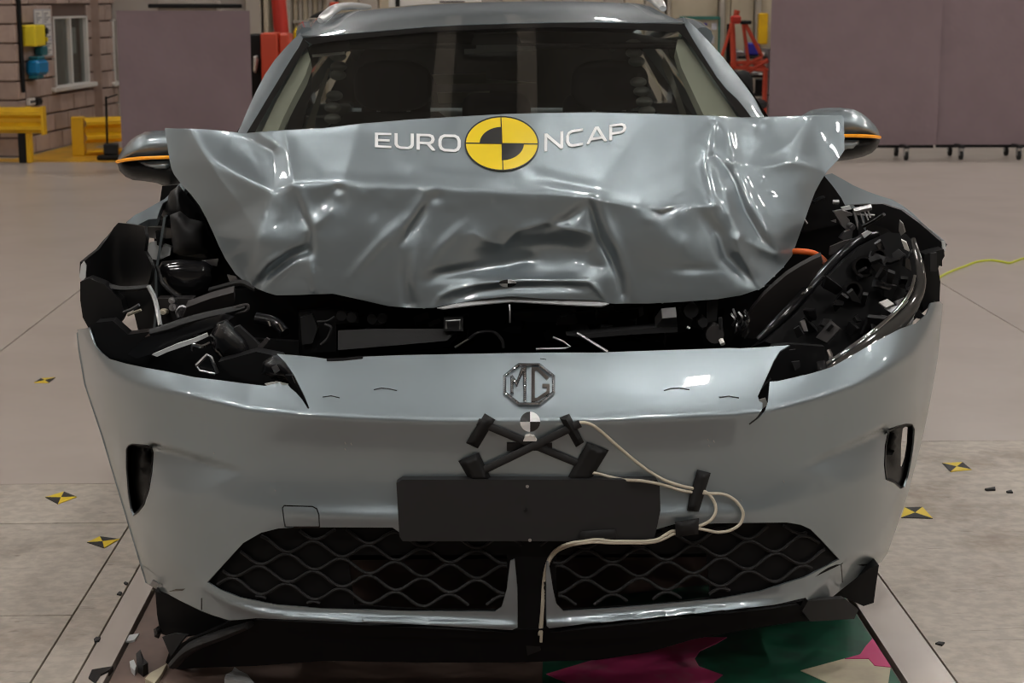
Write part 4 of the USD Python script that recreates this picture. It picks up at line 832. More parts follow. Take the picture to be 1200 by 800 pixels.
# cracks and scuffs standing a hair proud of the skin
for line, r in [([(438, 456.5), (447, 454.5), (456, 455.5), (465, 457.5)], .0013), ([(378, 465), (388, 463.5), (398, 466)], .0011), ([(778, 457.5), (786, 455), (796, 454.5), (808, 456.5)], .0015), ([(843, 465.5), (854, 464), (866, 466)], .0014), ([(925, 410), (932, 409)], .001), ([(633, 420), (640, 421)], .0008), ([(893, 483), (886, 491), (878, 497)], .0018)]:
    p = np.array(line); part(bumper, 'scuff', tube(W(p[:, 0], p[:, 1], bf(p[:, 0], p[:, 1]) - .0005), r, 5), 'dark', 'short dark scuff')
for x, y in [(250, 529.5), (404, 518), (411, 519), (404, 525), (322, 573), (829, 514), (836, 516), (830, 521), (918, 563), (868, 585)]:
    part(bumper, 'dent_nick', tube(W(np.array([x, x + 1.2]), np.array([y, y + 2.4]), bf(np.array([x, x + 1.2]), np.array([y, y + 2.4])) - .0008), .0010, 5), 'steel', 'bright nick')
part(bumper, 'seam', drape(LineString([(384, 421.3), (400, 420.8), (424, 418.5)]).buffer(1.4), bf, .002, .002, 4), 'gloss_black', 'small dark tear at the top edge')
for line in ([(236, 701), (236, 714)], [(986, 662), (987.5, 682)]): part(bumper, 'seam', drape(LineString(line).buffer(.5), bf, .0015, .001, 4), 'dark', 'thin joint line')
part(bumper, 'seam', drape(Polygon([(197, 693), (206, 690), (217, 689.5), (214, 692)]), bf, .0015, .001, 4), 'gloss_black', 'small dark slit')
part(bumper, 'seam', drape(Polygon([(1004, 662), (1010, 660.5), (1020, 661), (1012, 663)]), bf, .0015, .001, 4), 'gloss_black', 'small dark slit')
# badge
def bevel_drape(shape, Yf, base, rise, wid, step=1.4):
    ms = []
    for g in getattr(shape, 'geoms', [shape]):
        pts, f = flatmesh(np.array(g.exterior.coords)[:-1], [np.array(i.coords)[:-1] for i in g.interiors], step)
        d = np.array([g.boundary.distance(shapely.Point(*k)) for k in pts]); h = base + rise * np.clip(d / wid, 0, 1)
        v = W(pts[:, 0], pts[:, 1], Yf(pts[:, 0], pts[:, 1]) - h); vb = W(pts[:, 0], pts[:, 1], Yf(pts[:, 0], pts[:, 1]) + .001); k = len(v); e = edges_of(f)
        ms.append(trimesh.Trimesh(np.vstack([v, vb]), np.vstack([f, f[:, ::-1] + k, np.stack([e[:, 1], e[:, 0], e[:, 0] + k], 1), np.stack([e[:, 1], e[:, 0] + k, e[:, 1] + k], 1)]), process=False))
    return join(*ms)
oc = lambda rx, ry: Polygon([(620 + rx * math.cos(math.radians(a)), 450 + ry * math.sin(math.radians(a))) for a in np.arange(22.5, 360, 45)])
bd = part(bumper, 'maker_badge', bevel_drape(oc(33, 27).difference(oc(29, 23)), bf, .004, .006, 1.8), 'chrome', 'chrome octagon badge with two letters')
part(bumper, 'badge_letter', bevel_drape(strokes([[(600, 461), (600, 441)], [(599, 440), (605.5, 449.5), (613, 431)], [(615, 430), (615, 469.5)]], 3.8), bf, .004, .006, 1.7), 'chrome')
part(bumper, 'badge_letter', drape(strokes([[(624.8, 470), (624.8, 430)], [(625, 432), (630, 432), (642, 443.5)], [(625, 468), (630, 467.5), (642.5, 459), (642.5, 451.5), (635.5, 451.5)]], 3.8), bf, .004, .006, 1.7), 'chrome')
T1 = (621.2, 494)
for a0, m in ((180, 'black_print'), (270, 'white_print'), (0, 'black_print'), (90, 'white_print')):
    part(bumper, 'target_quarter', drape(Polygon([T1] + ell(*T1, 11.8, 11.8, a0, a0 + 90, 10)), bf, .003, .0012, 4), m, ('black' if m[0] == 'b' else 'white') + ' target quarter')
part(bumper, 'camera_pod', drape(Polygon([(613, 517), (616, 511.5), (621, 510), (626, 511.5), (629.5, 517)]), bf, .012, .012, 3), 'white', 'small pale camera pod')
part(bumper, 'camera_mount', drape(Polygon([(594, 519), (647, 519), (647, 528), (594, 528)]), bf, .004, .005, 6), 'black')
# number plate holder
ph = [(464.5, 566), (471, 562), (770, 562), (773, 567), (774, 598), (767, 631), (760, 634), (472, 634), (468, 628)]
plh = part(bumper, 'number_plate_holder', join(panel(ph, lambda x, y: bf(x, np.full_like(y, 575.0)) - .022 + .00005 * (y - 560), step=10, thick=.03)), 'dark', 'black blank number plate holder', smooth=25)
for x, y in ((618, 570), (621, 633), (616, 598)): part(bumper, 'plate_screw', drape(Polygon(ell(x, y, 2.0, 1.8, n=10)), lambda a, b: bf(a, np.full_like(b, 575.0)) - .022, .0015, .003, 4), 'steel' if y != 598 else 'black')

# ---------------------------------------------------------------- lower grille
cv = lambda x: -.00017 * (np.asarray(x, float) - 620) ** 2
gY = lambda x, y: bf(x, np.full_like(np.asarray(y, float), 606.0)) + .035
GR = [(243, 683), (262, 660), (285, 635), (305, 623), (326, 618), (350, 616.5), (470, 616), (770, 614), (880, 611), (925, 612), (945, 617), (960, 630), (988, 660), (944, 681), (891, 697), (839, 706), (760, 712), (660, 718), (640, 740), (606, 740), (590, 720), (480, 718), (411, 716), (379, 714), (323, 710), (281, 701), (255, 690)]
HL = [(407, 650), (594, 650), (594, 714), (500, 714), (415, 708)]; HR = [(652, 650), (828, 648), (832, 700), (760, 708), (652, 714)]
grille = part(bumper, 'lower_grille', panel(GR, lambda x, y: gY(x, y) + .012, [HL, HR], step=10, thick=.004), 'skirt', 'black lower grille backing')
GP = Polygon(GR).buffer(-3.5).intersection(Polygon([(240, 560), (1000, 560), (984, 652), (944, 671), (891, 688), (839, 697), (760, 704), (700, 709), (655, 711), (645, 640), (598, 640), (590, 708), (480, 711), (411, 709), (379, 708), (323, 703.5), (281, 695), (256, 685), (240, 680)]))
for r in range(-2, 5):
    xs = np.arange(246, 986, 3.0); yy = 652.5 + 17.6 * r + (-1) ** (r + 1) * 7.6 * np.cos(2 * PI * (xs - 495.5) / 63.5) + cv(xs)
    ok = shapely.contains_xy(GP, xs, yy); ok &= ~((xs > 597) & (xs < 645) & (yy > 655))
    idx = np.flatnonzero(ok)
    for seg in np.split(idx, np.flatnonzero(np.diff(idx) > 1) + 1) if len(idx) else []:
        if len(seg) > 4:
            p = W(xs[seg], yy[seg], gY(xs[seg], yy[seg]) + (.004 if r > -3 else 0)); part(bumper, 'grille_rib', tube(p, .0038, 6, flat=1.0), 'rib', smooth=50)
part(bumper, 'grille_post', plate([(606, 640, .06), (641, 640, .06), (641, 745, .05), (606, 745, .05)], .02), 'skirt')
part(bumper, 'post_clip', plate([(612, 700, .05), (622, 703, .05), (624, 716, .045), (610, 716, .045)], .01), 'dark'); part(bumper, 'post_clip', plate([(613, 738, .04), (628, 736, .04), (634, 762, .045), (618, 768, .045)], .02), 'black')
# chin skirt below the lip
SK1 = [(280, 723), (300, 722), (336, 725), (400, 728), (480, 731), (604, 737.5), (620, 738), (642, 736), (690, 731), (760, 724), (839, 716), (907, 709), (946, 703), (968, 703), (1003, 716), (1000, 725), (935, 728), (890, 735), (812, 749), (760, 764), (700, 773), (600, 776), (480, 776), (380, 774), (300, 780), (240, 782), (204, 784), (194, 776), (198, 764), (215, 752), (245, 740)]
skf = lambda x, y: .015 + .28 * (np.abs(np.asarray(x) - 615) / 400) ** 3 + .0009 * (np.asarray(y) - 725)
part(bumper, 'chin_skirt', panel(SK1, skf, step=8, thick=.02), 'skirt', 'torn black chin skirt', smooth=35)
part(bumper, 'skirt_fold', tube([W(204, 778, .27), W(225, 758, .25), W(262, 743, .20), W(292, 732, .14)], [.022, .026, .024, .016], 8, 4, .5), 'dark', smooth=50)
part(bumper, 'skirt_fold', panel([(300, 726), (600, 741), (600, 748), (420, 744), (330, 738), (296, 732)], lambda x, y: skf(x, y) - .012, step=10, thick=.01), 'skirt', smooth=35)
part(bumper, 'skirt_fold', panel([(645, 741), (760, 729), (905, 713), (935, 708), (946, 716), (900, 722), (760, 744), (650, 752)], lambda x, y: skf(x, y) - .012, step=10, thick=.01), 'skirt', smooth=35)
part(bumper, 'skirt_fold', panel([(940, 716), (947, 704), (990, 701), (1006, 714), (1001, 725), (950, 728)], lambda x, y: skf(x, y) - .02, step=8, thick=.012), 'dark', smooth=35)
part(CAR, 'arch_liner', panel([(970, 702), (1012, 671), (1022, 664), (1030, 662), (1026, 690), (1024, 706), (1012, 710), (990, 700)], lambda x, y: .33 + 0 * x, step=10, thick=.06), 'black', smooth=35)
part(CAR, 'arch_liner', panel([(182, 693), (198, 697), (235, 716), (266, 728), (230, 744), (205, 748), (188, 742), (184, 720)], lambda x, y: .36 + 0 * x, step=10, thick=.06), 'black', smooth=35)
part(CAR, 'arch_liner', pillow([(180, 737), (186, 733), (190, 740), (186, 748), (181, 746)], .34, .02, .02, 3), 'black')
part(CAR, 'skirt_clip', plate([(190, 746, .30), (205, 742, .29), (219, 744, .27), (212, 752, .28), (200, 770, .29), (196, 760, .3)], .008), 'dark', 'torn grey bracket end')
part(CAR, 'skirt_clip', plate([(176, 685, .36), (179, 680, .36), (186, 684, .36), (183, 690, .36)], .008), 'steel')
# ---------------------------------------------------------------- windscreen, pillars, roof
def glY(x, y):
    x = np.asarray(x, float); y = np.asarray(y, float); s = (156 - y) / 111.0
    xc = 590.0; hw = 302 - s * 65; uu = np.clip((x - xc) / hw, -1.1, 1.1)
    return 1.25 + s * .5 - .08 * (1 - uu ** 2)
OUTL = [(270, 172), (276, 160), (283, 146), (290, 129), (300, 107), (310, 88), (322, 70), (336, 54), (352, 38)]
INL = [(282, 172), (288, 157), (300, 137), (312, 117), (330, 87), (342, 67), (351, 53), (355, 45)]
HDR = [(355, 44.5), (380, 41.5), (410, 38.8), (450, 35.5), (500, 31), (550, 28.5), (600, 27), (650, 26), (700, 25.5), (750, 26.5), (800, 28.5)]
INR = [(803, 30), (812, 46), (826, 68), (840, 90), (852, 105), (864, 116), (874, 128), (881, 138), (892, 155)]
OUTR = [(800, 19), (816, 33), (830, 48), (844, 63), (864, 88), (884, 115), (896, 138), (906, 155)]
part(CAR, 'windscreen', panel(INL + HDR[1:] + INR + [(700, 165), (600, 168), (450, 168)], glY, step=14, thick=.005), 'glass', smooth=60)
fl = lambda poly: poly
FRL = INL + [(362, 52), (352, 66), (340, 84), (322, 113), (308, 138), (300, 152), (292, 172)]
FRR = [(800, 30)] + INR + [(882, 155), (868, 138), (850, 112), (828, 80), (806, 48), (794, 36)]
FRT = [(355, 45)] + HDR[1:] + [(803, 32), (790, 38), (740, 34), (660, 32), (600, 33), (500, 37.5), (440, 43), (400, 47), (366, 52)]
for q in (FRL, FRR, FRT): part(CAR, 'screen_border', panel(q, lambda x, y: glY(x, y) - .0015, step=10, thick=.001), 'frit', 'black border of the windscreen', smooth=60)
for o, i in ((OUTL, INL), (OUTR, INR)):
    P = o + i[::-1]
    part(CAR, 'windscreen_pillar', panel(P, (lambda ln: lambda x, y: glY(x, y) - .004 + np.array([.0012 * d_ + .00012 * d_ * d_ for d_ in (ln.distance(shapely.Point(*k)) for k in np.c_[x, y])]))(LineString(i)), step=4, thick=.045), 'paint', smooth=50)
# roof
hx = np.array([(352, 41)] + HDR[1:-1] + [(803, 26)], float); hx = np.c_[np.interp(np.linspace(0, 1, 41), np.linspace(0, 1, len(hx)), hx[:, 0]), np.interp(np.linspace(0, 1, 41), np.linspace(0, 1, len(hx)), hx[:, 1])]
h3 = W(hx[:, 0], hx[:, 1], glY(hx[:, 0], hx[:, 1]) - .005); rows = []
for k in range(26):
    s = k / 25.0; y = h3[:, 1] + (3.95 - h3[:, 1]) * s; w = 1 + .06 * math.sin(PI * min(1, s * 1.2)) - .06 * s * s
    tt = np.linspace(-1, 1, 41); rise = .056 * math.sin(PI * min(1, s / .95) ** .8) - .10 * s ** 3
    crown = (1 - np.abs(tt) ** 3) * .012 * min(1, s * 8)
    edge = -.05 * np.clip((np.abs(tt) - .86) / .14, 0, 1) ** 2 * min(1, s * 6)
    rows.append(np.c_[h3[:, 0] * w - .035 * 0, y, h3[:, 2] + rise + crown + edge + .004 * np.sin(np.clip(s * 25, 0, 1) * PI)])
vv = np.vstack(rows); n = 41; ff = []
for r in range(25):
    for c in range(n - 1):
        i = r * n + c; ff += [[i, i + 1, i + n], [i + 1, i + n + 1, i + n]]
ROOFV = vv
part(CAR, 'roof', solidify(vv, np.array(ff), .004), 'paint', smooth=60)
for side in (0, 1):
    if side == 0: pr = [(375, 24, 1.95), (380, 20, 1.97), (388, 13, 2.05), (399, 8, 2.25), (416, 7.2, 2.7), (432, 8.5, 3.3)]
    else: pr = [(777, 10, 2.0), (773, 5, 2.04), (767, -.5, 2.12), (757, -4, 2.3), (742, -5, 2.8), (730, -4.5, 3.3)]
    p = np.array(pr); part(CAR, 'roof_rail', tube(W(p[:, 0], p[:, 1], p[:, 2]), [.012, .018, .018, .016, .016, .012], 10, 5, .8), 'silverrail', smooth=60)
# doors and rear quarter shell
def side_shell(sg):
    ys = np.linspace(.86, 4.28, 58); zs = np.linspace(.24, 1.0, 22); V = []; idx = {}
    for i, y in enumerate(ys):
        for j, z in enumerate(zs):
            belt = .985 + .05 * max(0, (y - 1.2) / 3); t = (z - .24) / .76; zz = .24 + t * (belt - .24)
            w = .915 - .05 * max(0, (y - 3.2) / 1.1) ** 2 - .03 * max(0, (1.1 - y)) ; x = w - .035 * (1 - t) ** 2 - .03 * max(0, t - .8) / .2 + .012 * math.exp(-((t - .62) / .06) ** 2) - .004 * (min(abs(y - q) for q in (1.35, 2.38, 3.25)) < .03)
            idx[i, j] = len(V); V.append((sg * x, y, zz))
    F_ = []
    for i in range(57):
        for j in range(21):
            yc, zc = (ys[i] + ys[i + 1]) / 2, (V[idx[i, j]][2] + V[idx[i, j + 1]][2]) / 2
            if math.hypot(yc - 3.46, zc - .33) < .37 or math.hypot(yc - .84, zc - .33) < .38: continue
            a, b, c, d = idx[i, j], idx[i + 1, j], idx[i + 1, j + 1], idx[i, j + 1]
            F_ += [[a, b, c], [a, c, d]] if sg > 0 else [[a, c, b], [a, d, c]]
    return solidify(np.array(V), np.array(F_), .006)
for sg in (-1, 1):
    sh_ = part(CAR, 'side_panel', side_shell(sg), 'paint', smooth=40)
    for y in (1.95, 2.85): part(sh_, 'door_handle', cbox(sg * .895 - .02, sg * .895 + .035, y, y + .17, .86, .885, .008), 'paint')
    g = [(sg * .86, 1.40, 1.0), (sg * .87, 3.6, 1.05), (sg * .62, 3.5, 1.36), (sg * .625, 2.05, 1.41), (sg * .70, 1.62, 1.27)]
    g = np.array(g); ff = np.array([[0, 1, 2], [0, 2, 3], [0, 3, 4]]); ff = ff if sg > 0 else ff[:, ::-1]
    part(CAR, 'side_window', solidify(g, ff, .004), 'dglass')
    part(CAR, 'door_pillar', tube([(sg * .875, 2.42, 1.0), (sg * .64, 2.5, 1.40)], .028, 8), 'frit')
    part(CAR, 'rear_pillar', join(trimesh.convex.convex_hull(np.array([(sg * x, y, z) for x, y, z in [(.87, 3.55, 1.03), (.86, 4.2, 1.03), (.60, 3.85, 1.38), (.60, 3.45, 1.36), (.82, 3.55, 1.03), (.80, 4.2, 1.03), (.55, 3.85, 1.38), (.55, 3.45, 1.36)]]))), 'paint')
    part(CAR, 'roof_side', tube([(sg * .60, 1.86, 1.405), (sg * .635, 2.3, 1.42), (sg * .645, 2.9, 1.42), (sg * .62, 3.5, 1.37)], .03, 10, 3), 'paint', smooth=50)
    for y in (.86, 3.46):
        wh = part(CAR, 'wheel', join(*[trimesh.creation.annulus(.2, .335, .20, segment=[(sg * .66, y, .335), (sg * .86, y, .335)], sections=40)]), 'rubber', smooth=35)
        part(wh, 'rim', join(trimesh.creation.annulus(.18, .21, .16, segment=[(sg * .68, y, .335), (sg * .845, y, .335)], sections=32), cyl((sg * .78, y, .335), (sg * .84, y, .335), .05), *[tube([(sg * .82, y, .335), (sg * .83, y + .19 * math.cos(a), .335 + .19 * math.sin(a))], [.03, .018], 6) for a in np.arange(0, 2 * PI - .1, 2 * PI / 5)]), 'steel', smooth=35)
    al_ = []
    for k in range(13):
        a = PI * k / 12; al_.append((math.cos(a) * .37, math.sin(a) * .37))
    for y in (.86, 3.46):
        V = [(sg * xx, y + c, .33 + s) for xx in (.895, .55) for c, s in al_]; ff = []
        for k in range(12): ff += [[k, k + 1, k + 13], [k + 1, k + 14, k + 13]]
        ff = np.array(ff); part(CAR, 'wheel_arch_liner', solidify(np.array(V), ff if sg > 0 else ff[:, ::-1], .004), 'black', smooth=50) if y > 2 else None
# rear end, floor, firewall
part(CAR, 'tailgate', join(cbox(-.84, .84, 4.18, 4.30, .45, 1.05, .03), cbox(-.62, .62, 3.86, 3.98, 1.33, 1.40, .02), cbox(-.80, -.60, 4.0, 4.18, 1.02, 1.08, .01), cbox(.60, .80, 4.0, 4.18, 1.02, 1.08, .01)), 'paint')
part(CAR, 'rear_window', solidify(np.array([(-.74, 4.19, 1.05), (.74, 4.19, 1.05), (.57, 3.93, 1.34), (-.57, 3.93, 1.34)]), np.array([[0, 1, 2], [0, 2, 3]]), .004), 'rglass')
part(CAR, 'rear_bumper', cbox(-.88, .88, 4.15, 4.42, .28, .60, .06), 'paint')
part(CAR, 'underbody', join(cbox(-.60, .60, .5, 4.2, .20, .30, .02), cbox(-.84, .84, 1.3, 3.0, .20, .30, .02)), 'black')
part(CAR, 'firewall', join(cbox(-.80, .80, 1.10, 1.22, .28, .93, .02), cbox(-.72, .72, 1.0, 1.34, .90, .965, .015)), 'black')
part(CAR, 'dashboard', cbox(-.74, .74, 1.25, 1.62, .70, 1.0, .06), 'interior')
# ---------------------------------------------------------------- cabin
for sx in (-.36, .36):
    st_ = part(CAR, 'front_seat', join(trimesh.convex.convex_hull(np.array([(sx + a, y, z) for a in (-.22, .22) for y, z in ((2.05, .55), (2.17, .52), (2.32, 1.10), (2.40, 1.08))] + [(sx + a, 2.36, 1.15) for a in (-.15, .15)])), cbox(sx - .23, sx + .23, 1.6, 2.15, .42, .58, .04)), 'interior')
    hr = trimesh.creation.icosphere(3, 1.0); hr.vertices = np.sign(hr.vertices) * np.abs(hr.vertices) ** .7 * [.13, .05, .085] + [sx, 2.37, 1.235]
    part(st_, 'headrest', hr, 'interior', smooth=True)
    for q in (-.05, .05): part(st_, 'headrest_post', cyl((sx + q, 2.38, 1.1), (sx + q, 2.38, 1.2), .007, 8), 'steel')
part(CAR, 'rear_bench', join(cbox(-.62, .62, 3.05, 3.2, .5, 1.02, .05), cbox(-.62, .62, 2.7, 3.1, .42, .55, .04)), 'interior')
for sx in (-.38, 0, .38): part(CAR, 'rear_headrest', trimesh.convex.convex_hull(np.vstack([trimesh.creation.icosphere(2, .05).vertices + [sx + a, 3.16, z] for a in (-.08, .08) for z in (1.05, 1.12)])), 'interior', smooth=True)
part(CAR, 'parcel_shelf', cbox(-.6, .6, 3.25, 4.1, .99, 1.02, .008), 'interior')
part(CAR, 'roof_lining', cbox(-.56, .56, 1.98, 3.85, 1.365, 1.385, .006), 'interior')
mv = part(CAR, 'interior_mirror', pillow([(538, 60), (541, 53), (556, 51), (610, 50), (626, 52), (629, 58), (626, 67), (612, 71), (560, 72), (543, 69)], 1.86, .015, .02, 3), 'gloss_black', smooth=True)
part(mv, 'mirror_housing', panel([(556, 40), (606, 39), (612, 52), (552, 53)], lambda x, y: 1.80 + 0 * x, step=10, thick=.06), 'interior')
part(mv, 'mirror_bracket', panel([(544, 57.5), (558, 57), (558, 52), (605, 50.5), (607, 54.5), (627, 54), (627, 59), (560, 62), (544, 63.5)], lambda x, y: 1.838 + 0 * x, step=10, thick=.004), 'bracket', 'grey sensor bracket')
for q in ([(506, 88), (570, 86), (570, 93), (632, 91), (628, 97), (512, 99)], [(512, 109), (574, 107), (572, 119), (514, 121)]): part(CAR, 'rear_trim', pl(q, 3.7, .02), 'olive', 'pale olive tailgate trim')
# pale inner pillar trim
for q in ([(300, 172), (306, 156), (322, 122), (344, 82), (352, 66), (361, 61), (364, 70), (358, 88), (344, 114), (332, 138), (318, 172)], [(794, 46), (800, 46), (814, 66), (832, 92), (852, 120), (866, 140), (880, 165), (838, 165), (826, 138), (812, 108), (798, 78), (792, 56)]):
    part(CAR, 'pillar_trim', panel(q, lambda x, y: glY(x, y) + .05, step=8, thick=.03), 'beige', 'pale beige inner pillar trim', smooth=50)
for q in ([(352, 172), (362, 138), (376, 100), (384, 80), (387, 80), (380, 104), (370, 138), (366, 172)], [(778, 66), (784, 76), (794, 104), (804, 132), (808, 165), (800, 165), (797, 134), (788, 106), (776, 76)]):
    part(CAR, 'belt_strap', panel(q, lambda x, y: 2.2 + 0 * x, step=12, thick=.012), 'beige', 'pale seat belt edge')
for q in ([(330, 172), (340, 136), (352, 110), (360, 92), (366, 84), (364, 110), (356, 140), (350, 172)],): part(CAR, 'door_trim', panel(q, lambda x, y: 1.95 + 0 * x, step=12, thick=.02), 'dark')
# deployed curtain airbags: stacked swollen cells along each side
for sx, cells in ((0, [(396, 66), (397, 78), (396, 88), (392, 112), (390, 126), (390, 139)]), (1, [(742, 52), (743, 62), (746, 72), (748, 96), (752, 107), (755, 119), (758, 130)])):
    ab = None
    for k, (x, y) in enumerate(cells):
        mesh_ = pillow(ell(x, y, 10, 6.2, n=20)[:-1], 2.05, .045, .045, 2.5)
        ab = part(CAR, 'curtain_airbag', mesh_, 'airbag', smooth=True)
vs = part(CAR, 'added_sun_visor', pl([(360, 52), (408, 47), (410, 60), (364, 66)], 1.95, .015), 'interior')  # dark visor plate added to carry the reflection strip
part(vs, 'reflection_strip', tube(W(np.array([366.0, 404.0]), np.array([65.5, 62.0]), np.array([1.94, 1.94])), .005, 6), 'white', 'pale strip standing in for a lamp reflection')  # white strip paints the reflection of a lamp tube in the windscreen
# ---------------------------------------------------------------- door mirrors
def mirror(up, low, strip, glassq, Y):
    m_ = part(CAR, 'door_mirror', pillow(up, Y, .10, .09, 2.5, .5), 'paint', smooth=60)
    part(m_, 'lower_shell', pillow(low, Y + .005, .085, .085, 2.5, .5), 'black', 'black lower shell', smooth=60)
    p = np.array(strip); part(m_, 'indicator', tube(W(p[:, 0], p[:, 1], p[:, 2]), .0048, 8, 4), 'amber', 'amber indicator strip', smooth=True)
    part(m_, 'shell_insert', pillow(glassq, Y - .045, .05, .05, 2.5), 'paint', smooth=60)
mirror([(136.5, 190), (139, 183), (144, 174), (152, 165), (160, 159), (170, 154.5), (182, 153), (200, 153), (225, 155), (235, 165), (232, 180), (205, 185), (170, 187.5), (150, 189.5)],
       [(137, 190), (150, 188), (175, 185.5), (205, 184), (225, 186), (226, 200), (214, 212), (206, 218), (200, 221.5), (192, 218), (184, 214.5), (168, 212), (156, 211), (147, 207), (140, 200)],
       [(137, 189.5, 1.30), (146, 187.5, 1.262), (158, 186, 1.252), (172, 185, 1.25), (186, 184.5, 1.25), (200, 184, 1.25)],
       [(162, 189.5), (198, 187.5), (203, 194), (196, 200), (182, 200), (170, 196)], 1.35)
mirror([(1031.5, 160), (1029, 152), (1024, 145), (1017, 138), (1009, 132), (1000, 128), (985, 126), (965, 126.5), (950, 129), (940, 135), (945, 150), (960, 162), (985, 163), (1012, 162)],
       [(1031, 160), (1031, 166), (1028, 173), (1022, 179), (1012, 183.5), (998, 186.5), (980, 189), (972, 186), (962, 170), (965, 160), (990, 158.5), (1012, 158.5)],
       [(1031, 160.8, 1.30), (1022, 159.8, 1.262), (1010, 159.2, 1.252), (998, 159, 1.25), (984, 159, 1.25)],
       [(976, 163), (1009, 163), (1008, 170), (1000, 176), (985, 178), (974, 174)], 1.35)
for sg, xx in ((-1, 0), (1, 0)): part(CAR, 'mirror_arm', tube([(sg * .80, 1.47, 1.03), (sg * .88, 1.42, 1.06)], .028, 8), 'black')
# ---------------------------------------------------------------- what is left of the wings
part(CAR, 'front_wing', panel([(148, 260), (158, 252), (170, 246), (182, 239), (193, 233), (205, 221), (213, 212), (222, 214), (214, 226), (200, 232), (191, 238), (187, 247), (184, 256), (174, 257), (164, 262), (155, 268)], lambda x, y: .86 + .004 * (252 - np.asarray(y)) , step=5, thick=.02), 'paint', 'torn silver wing edge', smooth=40)
part(CAR, 'front_wing', panel([(966, 205), (975, 203), (986, 209), (1000, 217), (1016, 224), (1030, 229), (1046, 234), (1058, 241), (1070, 250), (1083, 263), (1096, 273), (1108, 283), (1107.5, 291), (1103, 288), (1080, 268), (1066, 256), (1052, 247), (1034, 240), (1015, 238), (990, 240), (982, 236), (972, 218)], lambda x, y: 1.0 - .0020 * (np.asarray(x) - 966) + .0055 * (222 + .42 * (np.asarray(x) - 985) - np.asarray(y)), step=5, thick=.012), 'paint', 'torn silver wing edge', smooth=40)
# ---------------------------------------------------------------- the opened front: left side
def P_(name, pts, Y, m='black', thick=.012, tilt=(0, 0), label=None): return part(CAR, name, pl(pts, Y, thick, tilt), m, label)
def T_(name, pts, r, m='black', n=8, smooth=4, label=None, flat=1.0):
    p = np.array(pts, float); return part(CAR, name, tube(W(p[:, 0], p[:, 1], p[:, 2]), r, n, smooth, flat), m, label, smooth=50)
LIN = [(97.5, 307), (107, 299), (116, 292), (122, 284), (128, 276), (133, 267), (138.5, 261), (152, 262.5), (169, 265.5), (171, 280), (169, 294), (174, 302), (178.5, 312), (176, 325), (173, 335), (150, 337), (136, 336.5), (120, 331), (106, 327), (97, 322)]
part(CAR, 'arch_liner', panel(LIN, lambda x, y: .66 + .14 * np.sin(np.clip((np.asarray(x) - 97) / 80, 0, 1) * PI), step=6, thick=.008), 'black', 'black inner wing liner, left', smooth=50)
P_('liner_edge', [(95, 310), (98, 306), (101, 311), (100, 325), (96, 330), (93, 324)], .62, 'whitemetal', .006)
T_('liner_lip', [(126, 335, .64), (140, 338, .62), (158, 338, .61), (174, 336, .62)], .011, 'dark', flat=.6)
P_('arch_bracket', [(94, 330), (104, 326), (122, 333), (142, 352), (146, 368), (141, 378), (128, 392), (112, 392), (104, 385), (97, 372), (94, 352)], .60, 'black', .05)
P_('arch_bracket', [(138, 338), (174, 338), (178, 352), (165, 362), (148, 362)], .66, 'black', .02)
P_('arch_bracket', [(112, 378), (132, 376), (150, 392), (180, 388), (190, 404), (170, 428), (128, 418), (110, 404)], .52, 'black', .05)
T_('splinter', [(145, 366, .58), (155, 362, .56), (163, 357, .55)], .004, 'steel', 5); T_('splinter', [(150, 369, .58), (165, 363, .56)], .0035, 'cable', 5)
P_('bay_backing', [(100, 402), (118, 398), (150, 396), (200, 392), (350, 400), (350, 470), (200, 445), (120, 430)], .55, 'black', .02)
P_('strut_tower', [(170, 266), (203, 267), (203, 279), (186, 280), (170, 278)], .92, 'steel', .03, label='bare metal strut tower'); P_('strut_tower', [(168, 287), (180, 284), (201, 290), (199, 299), (186, 305), (176, 303)], .88, 'whitemetal', .03, label='bare pale metal strut tower')
P_('strut_bolt', [(182, 271), (189, 271), (191, 284), (190, 290), (184, 287)], .87, 'black', .03)
P_('wing_rail', [(160, 262), (172, 257), (205, 258), (208, 264), (175, 265)], .90, 'dark', .03)
part(CAR, 'reservoir', pillow([(188, 250), (192, 240), (200, 224), (210, 217), (222, 232), (236, 250), (248, 278), (258, 300), (264, 310), (246, 312), (222, 306), (202, 304), (200, 285), (201, 268)], .95, .07, .05, 4), 'black', smooth=60)
part(CAR, 'reservoir', pillow([(199, 252), (211, 247), (222, 256), (240, 260), (244, 296), (216, 300), (203, 296)], .84, .06, .04, 4), 'dark', smooth=60)
P_('inner_panel', [(190, 218), (214, 216), (300, 338), (300, 420), (170, 420), (150, 338), (178, 300)], 1.02, 'black', .03)
part(CAR, 'lamp_pan', pillow([(184, 316), (190, 306), (210, 304), (240, 306), (250, 312), (252, 326), (246, 340), (226, 350), (206, 348), (194, 338), (187, 328)], .74, .03, .06, 3, .5), 'gloss_black', smooth=60)
T_('pan_rim', [(184, 312, .70), (190, 330, .68), (200, 341, .67), (212, 349, .67), (228, 352, .67)], .005, 'dark')
P_('foil_scrap', [(236, 305), (256, 303), (254, 312), (246, 310)], .78, 'steel', .004); P_('foil_scrap', [(266, 322), (276, 324), (282, 330), (270, 332)], .62, 'steel', .01)
T_('bracket_rod', [(174, 335, .60), (182, 352, .58), (188, 382, .52)], .006, 'steel', 6); T_('bracket_rod', [(247, 340, .66), (262, 336, .62), (284, 331, .58), (300, 338, .56)], .008, 'dark', 6)
